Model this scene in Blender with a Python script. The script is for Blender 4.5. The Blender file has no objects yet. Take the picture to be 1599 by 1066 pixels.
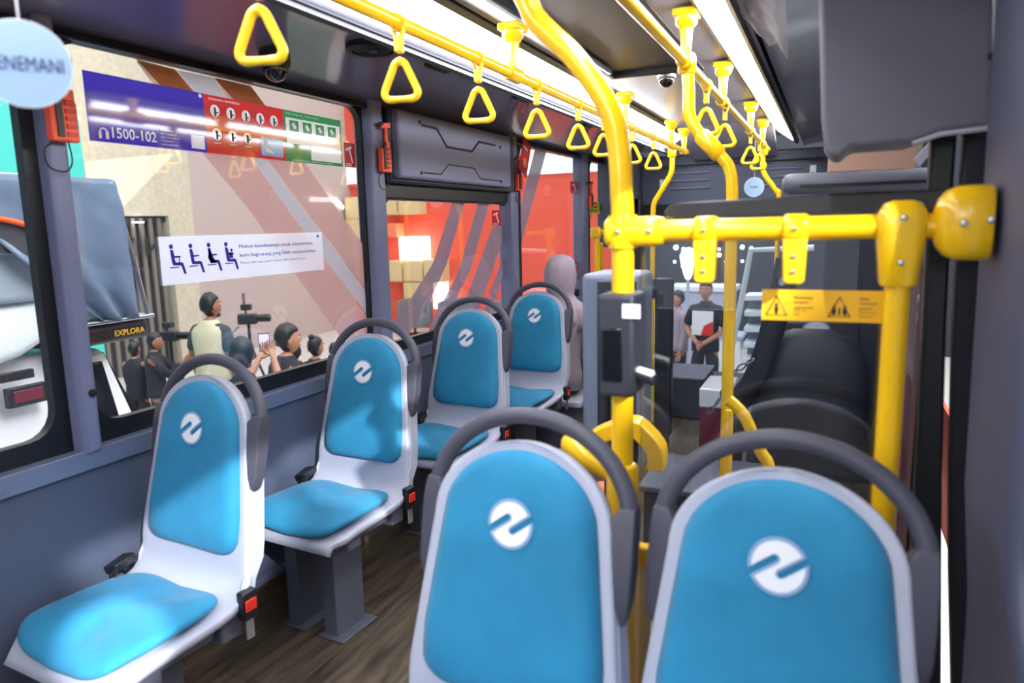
import bpy, bmesh, math, random
from mathutils import Vector, Matrix
random.seed(7)
scene = bpy.context.scene
C = scene.collection

# ------------------------------------------------------------------ camera
W_, H_ = 1599, 1066
FPX = 1124.56
def _axes():
    a = Vector((500, 193, FPX)).normalized()          # bus long axis (+Y) in camera right/up/forward
    d = Vector((160, -6967, FPX)).normalized()        # down
    z = -d
    x = -a.cross(z)
    return x, a, z
AX, AY, AZ = _axes()
cam_d = bpy.data.cameras.new('camera')
cam = bpy.data.objects.new('camera', cam_d); C.objects.link(cam)
right = Vector((AX.x, AY.x, AZ.x)); up = Vector((AX.y, AY.y, AZ.y)); fwd = Vector((AX.z, AY.z, AZ.z))
m3 = Matrix((right, up, -fwd)).transposed()
cam.matrix_world = m3.to_4x4()
cam_d.sensor_fit = 'HORIZONTAL'; cam_d.sensor_width = 36
cam_d.lens = FPX / W_ * 36
cam_d.clip_start = 0.02; cam_d.clip_end = 200
cam_d.dof.use_dof = True; cam_d.dof.focus_distance = 2.9; cam_d.dof.aperture_fstop = 2.8
scene.camera = cam
def P(px, py, x=None, y=None, z=None):
    """point of the photograph on the plane x=, y= or z= (camera at the origin, floor at z=-1.35)"""
    r = right * (px - 800) - up * (py - 533) + fwd * FPX
    t = x / r.x if x is not None else (y / r.y if y is not None else z / r.z)
    return r * t

# ------------------------------------------------------------------ light, exposure
scene.view_settings.view_transform = 'Standard'; scene.view_settings.look = 'None'
scene.view_settings.gamma = 1; scene.view_settings.use_curve_mapping = False
scene.view_settings.exposure = 0.52
scene.cycles.use_denoising = True
scene.cycles.max_bounces = 8; scene.cycles.transparent_max_bounces = 16
scene.cycles.sample_clamp_indirect = 6
w = bpy.data.worlds.new('hall_light'); scene.world = w; w.use_nodes = True
w.node_tree.nodes['Background'].inputs[0].default_value = (0.75, 0.82, 1, 1)
w.node_tree.nodes['Background'].inputs[1].default_value = 0.32
def area(name, loc, target, sx, sy, power, col=(1, 1, 1)):
    l = bpy.data.lights.new(name, 'AREA'); l.shape = 'RECTANGLE'; l.size = sx; l.size_y = sy; l.energy = power; l.color = col
    o = bpy.data.objects.new(name, l); C.objects.link(o); o.location = loc
    o.rotation_euler = (Vector(target) - Vector(loc)).to_track_quat('-Z', 'Y').to_euler(); return o
area('hall_lamp_bank', (-7, 4, 5.5), (-7, 4.5, -2), 7, 9, 330, (1, .98, .94))
area('hall_lamp_bank_front', (-6.5, 14, 6), (-7.5, 13, -2), 7, 8, 400, (1, .96, .9))
area('hall_lamp_bank_ahead', (0, 11, 5), (-.5, 9.5, -2), 5, 4, 420, (.95, .98, 1))
area('fill_light_side', (0, 3.5, 4.6), (-6, 4.5, -1.4), 3, 8, 760, (1, .98, .95))  # added fill, brightens the tent and people on the side facing the bus
area('fill_light_behind_bus', (-.8, -6, 1.6), (-.6, 1, -.6), 3.5, 2.0, 150, (.95, .98, 1))  # unseen fill added behind the bus, brightens the near seats from the front
def spot(name, loc, target, power, deg, blend=.1, size=.05, col=(1, 1, 1)):
    l = bpy.data.lights.new(name, 'SPOT'); l.energy = power; l.spot_size = math.radians(deg); l.spot_blend = blend
    l.shadow_soft_size = size; l.color = col
    o = bpy.data.objects.new(name, l); C.objects.link(o); o.location = loc
    o.rotation_euler = (Vector(target) - Vector(loc)).to_track_quat('-Z', 'Y').to_euler(); return o
spot('hall_spotlight', (3.8, -2.0, 2.55), (-1.42, 1.28, -.60), 2600, 5.4, .12, .05, (.97, .99, 1))
spot('hall_spotlight', (3.9, -1.7, 2.55), (-1.38, 2.08, -.68), 2600, 5.6, .12, .05, (.97, .99, 1))
spot('hall_spotlight', (3.7, -2.1, 2.6), (-1.44, 1.0, -.91), 5000, 1.9, .3, .03, (.97, .99, 1))

# ------------------------------------------------------------------ materials
def srgb(r, g, b):
    f = lambda c: (c / 255 / 12.92) if c / 255 <= .04045 else ((c / 255 + .055) / 1.055) ** 2.4
    return (f(r), f(g), f(b), 1)
def mat(name, col, rough=.5, metal=0, spec=.5, noise=0, nscale=40, bump=0, bscale=200, emit=None, estr=0, coat=0, sheen=0, trans=0, cior=1.5):
    m = bpy.data.materials.new(name); m.use_nodes = True
    nt = m.node_tree; b = nt.nodes['Principled BSDF']
    b.inputs['Base Color'].default_value = col; b.inputs['Roughness'].default_value = rough
    b.inputs['Metallic'].default_value = metal; b.inputs['Specular IOR Level'].default_value = spec
    b.inputs['Coat Weight'].default_value = coat; b.inputs['Sheen Weight'].default_value = sheen
    if emit: b.inputs['Emission Color'].default_value = emit; b.inputs['Emission Strength'].default_value = estr
    b.inputs['Coat IOR'].default_value = cior; b.inputs['Coat Roughness'].default_value = .06
    if trans:                                             # thin printed film, light comes through it
        tl = nt.nodes.new('ShaderNodeBsdfTranslucent'); tl.inputs[0].default_value = tuple(c * trans for c in col[:3]) + (1,)
        b.inputs['Base Color'].default_value = tuple(c * (1 - trans * .3) for c in col[:3]) + (1,)
        mxs = nt.nodes.new('ShaderNodeAddShader')
        nt.links.new(b.outputs[0], mxs.inputs[0]); nt.links.new(tl.outputs[0], mxs.inputs[1])
        nt.links.new(mxs.outputs[0], nt.nodes['Material Output'].inputs[0])
    tc = nt.nodes.new('ShaderNodeTexCoord')
    if noise:
        n = nt.nodes.new('ShaderNodeTexNoise'); n.inputs['Scale'].default_value = nscale; n.inputs['Detail'].default_value = 5
        nt.links.new(tc.outputs['Object'], n.inputs['Vector'])
        mx = nt.nodes.new('ShaderNodeMix'); mx.data_type = 'RGBA'
        mx.inputs[6].default_value = tuple(c * (1 - noise) for c in col[:3]) + (1,)
        mx.inputs[7].default_value = tuple(min(1, c * (1 + noise)) for c in col[:3]) + (1,)
        nt.links.new(n.outputs['Fac'], mx.inputs[0]); nt.links.new(mx.outputs[2], b.inputs['Base Color'])
    if bump:
        n = nt.nodes.new('ShaderNodeTexNoise'); n.inputs['Scale'].default_value = bscale; n.inputs['Detail'].default_value = 3
        nt.links.new(tc.outputs['Object'], n.inputs['Vector'])
        bp = nt.nodes.new('ShaderNodeBump'); bp.inputs['Strength'].default_value = bump; bp.inputs['Distance'].default_value = .002
        nt.links.new(n.outputs['Fac'], bp.inputs['Height']); nt.links.new(bp.outputs[0], b.inputs['Normal'])
    return m
def glassmat(name, tint=(1, 1, 1, 1), refl=1.0, rough=0.0, dark=0.0):
    """thin clear pane: transparent with a fresnel mirror"""
    m = bpy.data.materials.new(name); m.use_nodes = True; nt = m.node_tree; nt.nodes.clear()
    out = nt.nodes.new('ShaderNodeOutputMaterial'); mix = nt.nodes.new('ShaderNodeMixShader')
    t = nt.nodes.new('ShaderNodeBsdfTransparent'); t.inputs[0].default_value = tint
    g = nt.nodes.new('ShaderNodeBsdfGlossy'); g.inputs['Roughness'].default_value = rough; g.inputs[0].default_value = (1, 1, 1, 1)
    f = nt.nodes.new('ShaderNodeLayerWeight'); f.inputs[0].default_value = .35
    mp = nt.nodes.new('ShaderNodeMapRange'); mp.inputs[1].default_value = 0; mp.inputs[2].default_value = 1
    mp.inputs[3].default_value = .02 * refl; mp.inputs[4].default_value = min(1, .45 * refl)
    nt.links.new(f.outputs['Fresnel'], mp.inputs[0]); nt.links.new(mp.outputs[0], mix.inputs[0])
    nt.links.new(t.outputs[0], mix.inputs[1]); nt.links.new(g.outputs[0], mix.inputs[2]); nt.links.new(mix.outputs[0], out.inputs[0])
    return m
def filmmat(name, col, opacity):
    m = bpy.data.materials.new(name); m.use_nodes = True; nt = m.node_tree; nt.nodes.clear()
    out = nt.nodes.new('ShaderNodeOutputMaterial'); mix = nt.nodes.new('ShaderNodeMixShader'); mix.inputs[0].default_value = opacity
    t = nt.nodes.new('ShaderNodeBsdfTransparent'); d = nt.nodes.new('ShaderNodeBsdfDiffuse'); d.inputs[0].default_value = col
    tl = nt.nodes.new('ShaderNodeBsdfTranslucent'); tl.inputs[0].default_value = col
    m2 = nt.nodes.new('ShaderNodeMixShader'); m2.inputs[0].default_value = .5
    nt.links.new(d.outputs[0], m2.inputs[1]); nt.links.new(tl.outputs[0], m2.inputs[2])
    nt.links.new(t.outputs[0], mix.inputs[1]); nt.links.new(m2.outputs[0], mix.inputs[2]); nt.links.new(mix.outputs[0], out.inputs[0])
    return m
def emitmat(name, col, s):
    m = mat(name, (.8, .8, .8, 1), emit=col, estr=s); return m

M = {}
M['yellow'] = mat('yellow_powder_coat', srgb(250, 196, 8), .28, coat=.4, noise=.04, nscale=8)
M['yellow_strap'] = mat('yellow_plastic', srgb(252, 205, 25), .4, noise=.03, nscale=20)
M['wall'] = mat('grey_blue_wall_panel', srgb(80, 87, 108), .5, bump=.15, bscale=500, noise=.05, nscale=6)
M['pillar'] = mat('grey_pillar_plastic', srgb(116, 120, 152), .45, noise=.04, nscale=8)
M['chrome_sill'] = mat('satin_sill', srgb(120, 128, 155), .3, metal=.3)
M['black'] = mat('black_rubber', srgb(16, 18, 24), .4, noise=.1, nscale=20)
M['blackgloss'] = mat('black_gloss', srgb(14, 15, 20), .18)
M['ceiling'] = mat('glossy_ceiling', srgb(140, 140, 158), .28, noise=.03, nscale=4)
M['ceiling_side'] = mat('glossy_ceiling_side', srgb(128, 124, 148), .2, noise=.03, nscale=4, coat=.3)
M['shell'] = mat('seat_shell_plastic', srgb(178, 182, 200), .35, bump=.05, bscale=600)
M['frame'] = mat('seat_frame_grey', srgb(92, 96, 112), .45, noise=.05, nscale=15)
M['handle'] = mat('charcoal_handle', srgb(72, 72, 86), .5, bump=.2, bscale=400)
M['white'] = mat('white_print', srgb(240, 242, 248), .4)
M['ring'] = mat('emblem_ring', srgb(140, 168, 208), .6)
M['red'] = mat('red_plastic', srgb(215, 42, 30), .4)
M['orange_red'] = mat('orange_red_plastic', srgb(240, 82, 48), .4)
M['led'] = emitmat('led_tube', (.93, .95, 1, 1), 15)
M['glass'] = glassmat('window_glass', (.95, .96, .98, 1), .38)
M['glass2'] = glassmat('partition_glass', (.86, .88, .9, 1), 2.0)
M['blue'] = mat('banner_blue', srgb(58, 36, 200), .5, spec=.25, coat=1, trans=.25, cior=1.6)
M['banner_red'] = mat('banner_red', srgb(222, 30, 36), .5, spec=.25, coat=1, trans=.25, cior=1.6)
M['green'] = mat('banner_green', srgb(30, 160, 92), .5, spec=.25, coat=1, trans=.25, cior=1.6)
M['banner_white'] = mat('banner_white', srgb(244, 245, 252), .22, coat=1, trans=.5, cior=1.8)
M['lightblue'] = mat('banner_light_blue', srgb(110, 165, 225), .15, coat=.5)
M['ink'] = mat('ink_blue', srgb(52, 48, 168), .4)
M['inkblack'] = mat('ink_black', srgb(30, 22, 24), .5)
M['softtext'] = mat('pale_ink', srgb(150, 150, 205), .5)
M['disc'] = mat('pale_blue_card', srgb(168, 200, 240), .4)
M['navy'] = mat('navy_ink', srgb(40, 62, 110), .5)
M['steel'] = mat('steel', srgb(190, 195, 205), .25, metal=.9)
M['skin'] = mat('skin', srgb(190, 135, 105), .55, noise=.06, nscale=30)
M['skin_dark'] = mat('skin_tan', srgb(160, 108, 82), .55, noise=.06, nscale=30)
M['hair'] = mat('black_hair', srgb(22, 20, 24), .45, bump=.6, bscale=250)
M['vest'] = mat('beige_vest_cloth', srgb(205, 200, 170), .8, bump=.3, bscale=120)
M['shirt'] = mat('charcoal_shirt', srgb(60, 68, 80), .8)
M['darkcloth'] = mat('dark_cloth', srgb(30, 32, 40), .8, bump=.3, bscale=80)
M['hijab'] = mat('mauve_grey_scarf', srgb(165, 152, 165), .8, bump=.2, bscale=90)
M['trousers'] = mat('dark_trousers', srgb(42, 42, 50), .8)
M['carwhite'] = mat('white_car_paint', srgb(235, 238, 242), .2, coat=.5)
M['carglass'] = mat('dark_car_glass', srgb(25, 28, 34), .08)
M['fabricwhite'] = mat('white_tent_fabric', srgb(222, 232, 236), .6, bump=.8, bscale=9, noise=.05, nscale=6)
M['tarp'] = mat('grey_tarp', srgb(98, 116, 138), .28, bump=1.0, bscale=7, noise=.25, nscale=5)
M['tarpblue'] = mat('pale_blue_tarp', srgb(178, 212, 232), .4, bump=.6, bscale=6, noise=.08, nscale=4)
M['roofbox'] = mat('dark_roof_box', srgb(48, 36, 36), .3)
M['gold'] = mat('gold_print', srgb(225, 180, 50), .4)
M['inner_net'] = mat('pale_grey_net', srgb(165, 180, 196), .6, bump=.3, bscale=12)
M['orange'] = mat('orange_piping', srgb(235, 90, 30), .5)
M['mesh'] = mat('dark_mesh_cloth', srgb(58, 60, 66), .8, noise=.2, nscale=90)
M['stone'] = mat('speckled_stone', srgb(196, 188, 166), .8, noise=.28, nscale=14)
M['stone_pale'] = mat('pale_stone', srgb(224, 218, 194), .8, noise=.12, nscale=14)
M['teal'] = mat('teal_panel', srgb(70, 196, 184), .5)
M['brownwall'] = mat('taupe_wall', srgb(184, 168, 163), .7, noise=.05, nscale=.6)
M['redwall'] = mat('red_booth_wall', srgb(222, 84, 60), .6, noise=.04, nscale=1)
M['cube'] = mat('beige_box', srgb(214, 190, 142), .7, noise=.04, nscale=4)
M['cubepeach'] = mat('peach_box', srgb(240, 130, 92), .7)
M['lampwarm'] = emitmat('lit_box', (1, .88, .68, 1), 4.5)
M['lampwhite'] = emitmat('lit_sign', (1, .97, .92, 1), 3)
M['hallfloor'] = mat('pale_hall_floor', srgb(205, 200, 196), .35, noise=.05, nscale=2)
M['whitefloor'] = mat('white_stage', srgb(240, 236, 228), .35)
M['greychair'] = mat('grey_chair_cloth', srgb(120, 118, 116), .8)
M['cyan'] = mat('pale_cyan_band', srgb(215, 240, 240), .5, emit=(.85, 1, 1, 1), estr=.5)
M['darkglass'] = mat('dark_shopfront', srgb(62, 62, 70), .25, noise=.1, nscale=3)
M['slat'] = mat('grey_slat', srgb(112, 108, 100), .6)
M['darkgreen'] = mat('dark_hall', srgb(44, 48, 58), .6)
M['phone_screen'] = emitmat('phone_screen', (.45, .35, .75, 1), .5)
M['dark_panel'] = mat('dark_grey_panel', srgb(76, 80, 104), .42, bump=.1, bscale=300, noise=.04, nscale=5)
M['box_panel'] = mat('grey_bulkhead_panel', srgb(104, 106, 122), .55, bump=.1, bscale=300, noise=.04, nscale=5)
M['peach'] = mat('tan_board', srgb(196, 158, 140), .6)
M['lens'] = mat('dark_dome', srgb(12, 12, 16), .05, coat=1)
M['filmwhite'] = filmmat('frosted_livery_film', srgb(226, 226, 236), .55)
M['filmpink'] = filmmat('translucent_livery_stripe', srgb(240, 198, 194), .62)
M['filmorange'] = filmmat('orange_livery_stripe', srgb(215, 140, 70), .75)
M['filmgrey'] = filmmat('grey_livery_stripe', srgb(185, 165, 182), .75)
M['sticker_yellow'] = mat('sticker_yellow', srgb(250, 190, 30), .25, coat=.5)
M['lime'] = mat('sticker_lime', srgb(205, 210, 30), .4)
M['pictored'] = mat('sticker_crimson', srgb(190, 25, 50), .35)
M['plasticclear'] = filmmat('clear_plastic_wrap', srgb(235, 235, 245), .5)
M['maroon'] = mat('maroon_panel', srgb(110, 38, 55), .5)
M['rose_brown'] = mat('rose_brown_panel', srgb(98, 66, 66), .6)
M['ticket_grey'] = mat('grey_blue_plastic', srgb(108, 118, 140), .4)
M['charcoal'] = mat('charcoal_plastic', srgb(38, 41, 50), .45, bump=.1, bscale=300)

def fabric_mat():
    m = mat('turquoise_seat_fabric', srgb(20, 128, 180), .75, sheen=.1, bump=.35, bscale=900)
    nt = m.node_tree; b = nt.nodes['Principled BSDF']; tc = nt.nodes.new('ShaderNodeTexCoord')
    n = nt.nodes.new('ShaderNodeTexNoise'); n.inputs['Scale'].default_value = 9; n.inputs['Detail'].default_value = 4
    nt.links.new(tc.outputs['Object'], n.inputs['Vector'])
    r = nt.nodes.new('ShaderNodeValToRGB'); r.color_ramp.elements[0].position = .3; r.color_ramp.elements[1].position = .75
    r.color_ramp.elements[0].color = srgb(24, 122, 164); r.color_ramp.elements[1].color = srgb(34, 140, 184)
    nt.links.new(n.outputs['Fac'], r.inputs[0]); nt.links.new(r.outputs[0], b.inputs['Base Color'])
    return m
M['fabric'] = fabric_mat()
def wood_mat():
    m = mat('dark_wood_vinyl', srgb(84, 72, 62), .45)
    nt = m.node_tree; b = nt.nodes['Principled BSDF']; tc = nt.nodes.new('ShaderNodeTexCoord')
    mp = nt.nodes.new('ShaderNodeMapping'); mp.inputs['Scale'].default_value = (9, 1.1, 9)
    n = nt.nodes.new('ShaderNodeTexNoise'); n.inputs['Scale'].default_value = 3.2; n.inputs['Detail'].default_value = 9; n.inputs['Distortion'].default_value = .6
    nt.links.new(tc.outputs['Object'], mp.inputs[0]); nt.links.new(mp.outputs[0], n.inputs['Vector'])
    r = nt.nodes.new('ShaderNodeValToRGB'); r.color_ramp.elements[0].position = .33; r.color_ramp.elements[1].position = .7
    r.color_ramp.elements[0].color = srgb(52, 44, 38); r.color_ramp.elements[1].color = srgb(104, 92, 76)
    nt.links.new(n.outputs['Fac'], r.inputs[0])
    br = nt.nodes.new('ShaderNodeTexBrick'); br.inputs['Scale'].default_value = 1; br.inputs['Brick Width'].default_value = 1.0
    br.inputs['Row Height'].default_value = .14; br.inputs['Mortar Size'].default_value = .002
    mp2 = nt.nodes.new('ShaderNodeMapping'); mp2.inputs['Rotation'].default_value = (0, 0, math.pi / 2)
    nt.links.new(tc.outputs['Object'], mp2.inputs[0]); nt.links.new(mp2.outputs[0], br.inputs['Vector'])
    br.inputs['Color1'].default_value = (1, 1, 1, 1); br.inputs['Color2'].default_value = (.86, .86, .86, 1); br.inputs['Mortar'].default_value = (.5, .5, .5, 1)
    mx = nt.nodes.new('ShaderNodeMix'); mx.data_type = 'RGBA'; mx.blend_type = 'MULTIPLY'; mx.inputs[0].default_value = 1
    nt.links.new(r.outputs[0], mx.inputs[6]); nt.links.new(br.outputs[0], mx.inputs[7]); nt.links.new(mx.outputs[2], b.inputs['Base Color'])
    return m
M['wood'] = wood_mat()
def grille_mat():
    m = mat('perforated_metal', srgb(70, 66, 62), .45, metal=.3)
    nt = m.node_tree; b = nt.nodes['Principled BSDF']; tc = nt.nodes.new('ShaderNodeTexCoord')
    v = nt.nodes.new('ShaderNodeTexVoronoi'); v.inputs['Scale'].default_value = 110; v.inputs['Randomness'].default_value = 0
    nt.links.new(tc.outputs['Object'], v.inputs['Vector'])
    r = nt.nodes.new('ShaderNodeValToRGB'); r.color_ramp.elements[0].position = .3; r.color_ramp.elements[1].position = .42
    r.color_ramp.elements[0].color = (.01, .01, .012, 1); r.color_ramp.elements[1].color = srgb(66, 60, 56)
    nt.links.new(v.outputs['Distance'], r.inputs[0]); nt.links.new(r.outputs[0], b.inputs['Base Color'])
    return m
M['grille'] = grille_mat()

# ------------------------------------------------------------------ mesh helpers
class MB:
    def __init__(s): s.v = []; s.f = []; s.mi = []; s.cur = 0
    def add(s, vs, fs):
        o = len(s.v); s.v += [tuple(v) for v in vs]
        for f in fs: s.f.append([i + o for i in f]); s.mi.append(s.cur)
        return s
    def box(s, x0, x1, y0, y1, z0, z1):
        vs = [(x, y, z) for x in (x0, x1) for y in (y0, y1) for z in (z0, z1)]
        return s.add(vs, [(0, 1, 3, 2), (4, 6, 7, 5), (0, 4, 5, 1), (2, 3, 7, 6), (0, 2, 6, 4), (1, 5, 7, 3)])
    def obox(s, c, ax, ay, az):
        c, ax, ay, az = map(Vector, (c, ax, ay, az))
        vs = [c + ax * i + ay * j + az * k for i in (-1, 1) for j in (-1, 1) for k in (-1, 1)]
        return s.add(vs, [(0, 1, 3, 2), (4, 6, 7, 5), (0, 4, 5, 1), (2, 3, 7, 6), (0, 2, 6, 4), (1, 5, 7, 3)])
    def prism(s, pts, off):
        """closed outline pts (3D) pushed by vector off"""
        pts = [Vector(p) for p in pts]; off = Vector(off); n = len(pts)
        vs = pts + [p + off for p in pts]
        fs = [list(range(n))[::-1], list(range(n, 2 * n))] + [(i, (i + 1) % n, n + (i + 1) % n, n + i) for i in range(n)]
        return s.add(vs, fs)
    def tube(s, path, r, seg=14, caps=True, closed=False, squash=None):
        path = [Vector(p) for p in path]; n = len(path)
        rs = r if isinstance(r, (list, tuple)) else [r] * n
        prev = None; vs = []
        for i, p in enumerate(path):
            if closed: t = (path[(i + 1) % n] - path[i - 1])
            else: t = path[min(i + 1, n - 1)] - path[max(i - 1, 0)]
            t.normalize()
            if prev is None:
                a = Vector((0, 0, 1)) if abs(t.z) < .9 else Vector((0, 1, 0))
                nrm = (a - t * a.dot(t)).normalized()
            else:
                nrm = (prev - t * prev.dot(t)).normalized()
            prev = nrm; b = t.cross(nrm)
            q = squash or (1, 1)
            for k in range(seg):
                an = 2 * math.pi * k / seg
                vs.append(p + nrm * math.cos(an) * rs[i] * q[0] + b * math.sin(an) * rs[i] * q[1])
        fs = []
        for i in range(n if closed else n - 1):
            a0 = i * seg; a1 = ((i + 1) % n) * seg
            for k in range(seg): fs.append((a0 + k, a0 + (k + 1) % seg, a1 + (k + 1) % seg, a1 + k))
        if caps and not closed: fs += [list(range(seg))[::-1], [(n - 1) * seg + k for k in range(seg)]]
        return s.add(vs, fs)
    def lathe(s, prof, c=(0, 0, 0), axis='z', seg=24):
        """prof: (radius, height) pairs about an axis through c"""
        c = Vector(c); vs = []
        for r, h in prof:
            for k in range(seg):
                a = 2 * math.pi * k / seg; u, v_ = r * math.cos(a), r * math.sin(a)
                vs.append(c + Vector({'z': (u, v_, h), 'y': (u, h, v_), 'x': (h, u, v_)}[axis]))
        fs = [(i * seg + k, i * seg + (k + 1) % seg, (i + 1) * seg + (k + 1) % seg, (i + 1) * seg + k) for i in range(len(prof) - 1) for k in range(seg)]
        fs += [list(range(seg))[::-1], [(len(prof) - 1) * seg + k for k in range(seg)]]
        return s.add(vs, fs)
    def ball(s, c, rx, ry=None, rz=None, seg=16, rings=10):
        ry = ry or rx; rz = rz or rx; c = Vector(c)
        vs = [c + Vector((0, 0, rz))]
        for i in range(1, rings):
            t = math.pi * i / rings
            for k in range(seg):
                a = 2 * math.pi * k / seg; vs.append(c + Vector((rx * math.sin(t) * math.cos(a), ry * math.sin(t) * math.sin(a), rz * math.cos(t))))
        vs.append(c - Vector((0, 0, rz)))
        fs = [(0, 1 + k, 1 + (k + 1) % seg) for k in range(seg)]
        for i in range(rings - 2):
            for k in range(seg): fs.append((1 + i * seg + k, 1 + (i + 1) * seg + k, 1 + (i + 1) * seg + (k + 1) % seg, 1 + i * seg + (k + 1) % seg))
        L = len(vs) - 1; b = 1 + (rings - 2) * seg
        fs += [(L, b + (k + 1) % seg, b + k) for k in range(seg)]
        return s.add(vs, fs)
    def loft(s, loops, caps=True):
        n = len(loops[0]); vs = [p for l in loops for p in l]
        fs = [(i * n + k, i * n + (k + 1) % n, (i + 1) * n + (k + 1) % n, (i + 1) * n + k) for i in range(len(loops) - 1) for k in range(n)]
        if caps: fs += [list(range(n))[::-1], [(len(loops) - 1) * n + k for k in range(n)]]
        return s.add(vs, fs)
    def build(s, name, material, parent=None, bevel=0, seg=2, smooth=35, sub=0, loc=None):
        me = bpy.data.meshes.new(name); me.from_pydata(s.v, [], s.f)
        mats = material if isinstance(material, (list, tuple)) else [material]
        for m_ in mats: me.materials.append(m_)
        for i, p in enumerate(me.polygons): p.material_index = min(s.mi[i], len(mats) - 1)
        bm = bmesh.new(); bm.from_mesh(me); bmesh.ops.recalc_face_normals(bm, faces=bm.faces); bm.to_mesh(me); bm.free()
        me.shade_smooth()
        if smooth < 180: me.set_sharp_from_angle(angle=math.radians(smooth))
        o = bpy.data.objects.new(name, me); C.objects.link(o)
        if parent: o.parent = parent
        if loc is not None: o.location = loc
        if bevel:
            b = o.modifiers.new('bevel', 'BEVEL'); b.width = bevel; b.segments = seg; b.limit_method = 'ANGLE'; b.angle_limit = math.radians(40)
            b.harden_normals = False
        if sub:
            u = o.modifiers.new('sub', 'SUBSURF'); u.levels = sub; u.render_levels = sub
        return o
def tag(o, label=None, cat=None, group=None, kind=None):
    if label: o['label'] = label
    if cat: o['category'] = cat
    if group: o['group'] = group
    if kind: o['kind'] = kind
    return o
def empty(name, loc=(0, 0, 0), rz=0):
    o = bpy.data.objects.new(name, None); C.objects.link(o); o.location = loc; o.rotation_euler = (0, 0, rz); o.empty_display_size = .05
    return o
def copy_tree(o, parent=None):
    c = o.copy(); C.objects.link(c)
    if parent: c.parent = parent
    for ch in list(o.children): copy_tree(ch, c)
    return c
def smooth_path(pts, n=6):
    pts = [Vector(p) for p in pts]; out = []
    for i in range(len(pts) - 1):
        p0 = pts[max(i - 1, 0)]; p1 = pts[i]; p2 = pts[i + 1]; p3 = pts[min(i + 2, len(pts) - 1)]
        for k in range(n):
            t = k / n
            out.append(.5 * ((2 * p1) + (-p0 + p2) * t + (2 * p0 - 5 * p1 + 4 * p2 - p3) * t * t + (-p0 + 3 * p1 - 3 * p2 + p3) * t ** 3))
    out.append(pts[-1]); return out
def rrect(w, h, r, n=5):
    """rounded rectangle outline, centred, as 2D points"""
    out = []
    for cx, cy, a0 in ((w / 2 - r, h / 2 - r, 0), (-w / 2 + r, h / 2 - r, 90), (-w / 2 + r, -h / 2 + r, 180), (w / 2 - r, -h / 2 + r, 270)):
        for k in range(n + 1):
            a = math.radians(a0 + 90 * k / n); out.append((cx + r * math.cos(a), cy + r * math.sin(a)))
    return out
def lettering(txt, parent, origin, xdir, ydir, width, height, material, name='lettering', depth=.0006, bold=0):
    """flat lettering: origin is the lower left corner"""
    cu = bpy.data.curves.new(name, 'FONT'); cu.body = txt; cu.extrude = depth; cu.size = 1; cu.offset = bold * .6
    cu.materials.append(material); cu.resolution_u = 3
    o = bpy.data.objects.new(name, cu); C.objects.link(o)
    bpy.context.view_layer.update()
    bb = [Vector(b) for b in o.bound_box]; x0 = min(b.x for b in bb); x1 = max(b.x for b in bb); y0 = min(b.y for b in bb); y1 = max(b.y for b in bb)
    sx = width / max(x1 - x0, 1e-4); sy = height / max(y1 - y0, 1e-4)
    X = Vector(xdir).normalized(); Y = Vector(ydir).normalized(); Z = X.cross(Y)
    m = Matrix((X * sx, Y * sy, Z)).transposed().to_4x4()
    m.translation = Vector(origin) - X * sx * x0 - Y * sy * y0
    me = bpy.data.meshes.new_from_object(o.evaluated_get(bpy.context.evaluated_depsgraph_get()))
    bpy.data.objects.remove(o); bpy.data.curves.remove(cu)
    if parent: m = parent.matrix_world.inverted() @ m
    me.transform(m); me.name = name
    o = bpy.data.objects.new(name, me); C.objects.link(o)
    if parent: o.parent = parent
    return o
UY, UZ, UX = Vector((0, 1, 0)), Vector((0, 0, 1)), Vector((1, 0, 0))
FLOOR = -1.35
GROUND = -2.3

# ================================================================== BUS SHELL
XL, XG, XR = -1.74, -1.78, .27           # inner wall face, window glass plane, right wall
Y0, Y1 = -1.9, 6.6
def st(mb, name, m, **k):
    o = mb.build(name, m, **k); o['kind'] = 'structure'; return o
st(MB().box(XG, XR + .03, Y0, Y1, FLOOR - .06, FLOOR), 'floor', M['wood'])
# left wall below the windows
lw = MB(); lw.box(XG - .03, XL, Y0, Y1, FLOOR, -.555); wl = st(lw, 'wall_left', M['wall'])
b_ = MB(); b_.box(XG - .02, XL + .012, Y0, Y1, -.60, -.548)
for i in range(12):
    y = .35 + i * .62
    b_.lathe([(.012, 0), (.012, .004), (.006, .006)], (XL + .012, y, -.575), 'x', 12)
st(b_, 'trim_1', M['chrome_sill'], bevel=.006)
# stepped plinth along the left wall, floor covering runs up it
st(MB().box(XL - .01, XL + .02, Y0, Y1, FLOOR, -1.175), 'baseboard_left', M['wood'], bevel=.004)
st(MB().box(XL - .005, XL + .026, Y0, Y1, -1.182, -1.168), 'trim_2', M['chrome_sill'])
# body above the windows
st(MB().box(XG - .05, XG, Y0, Y1, .50, .80), 'wall_left_upper', M['black'])

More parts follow.
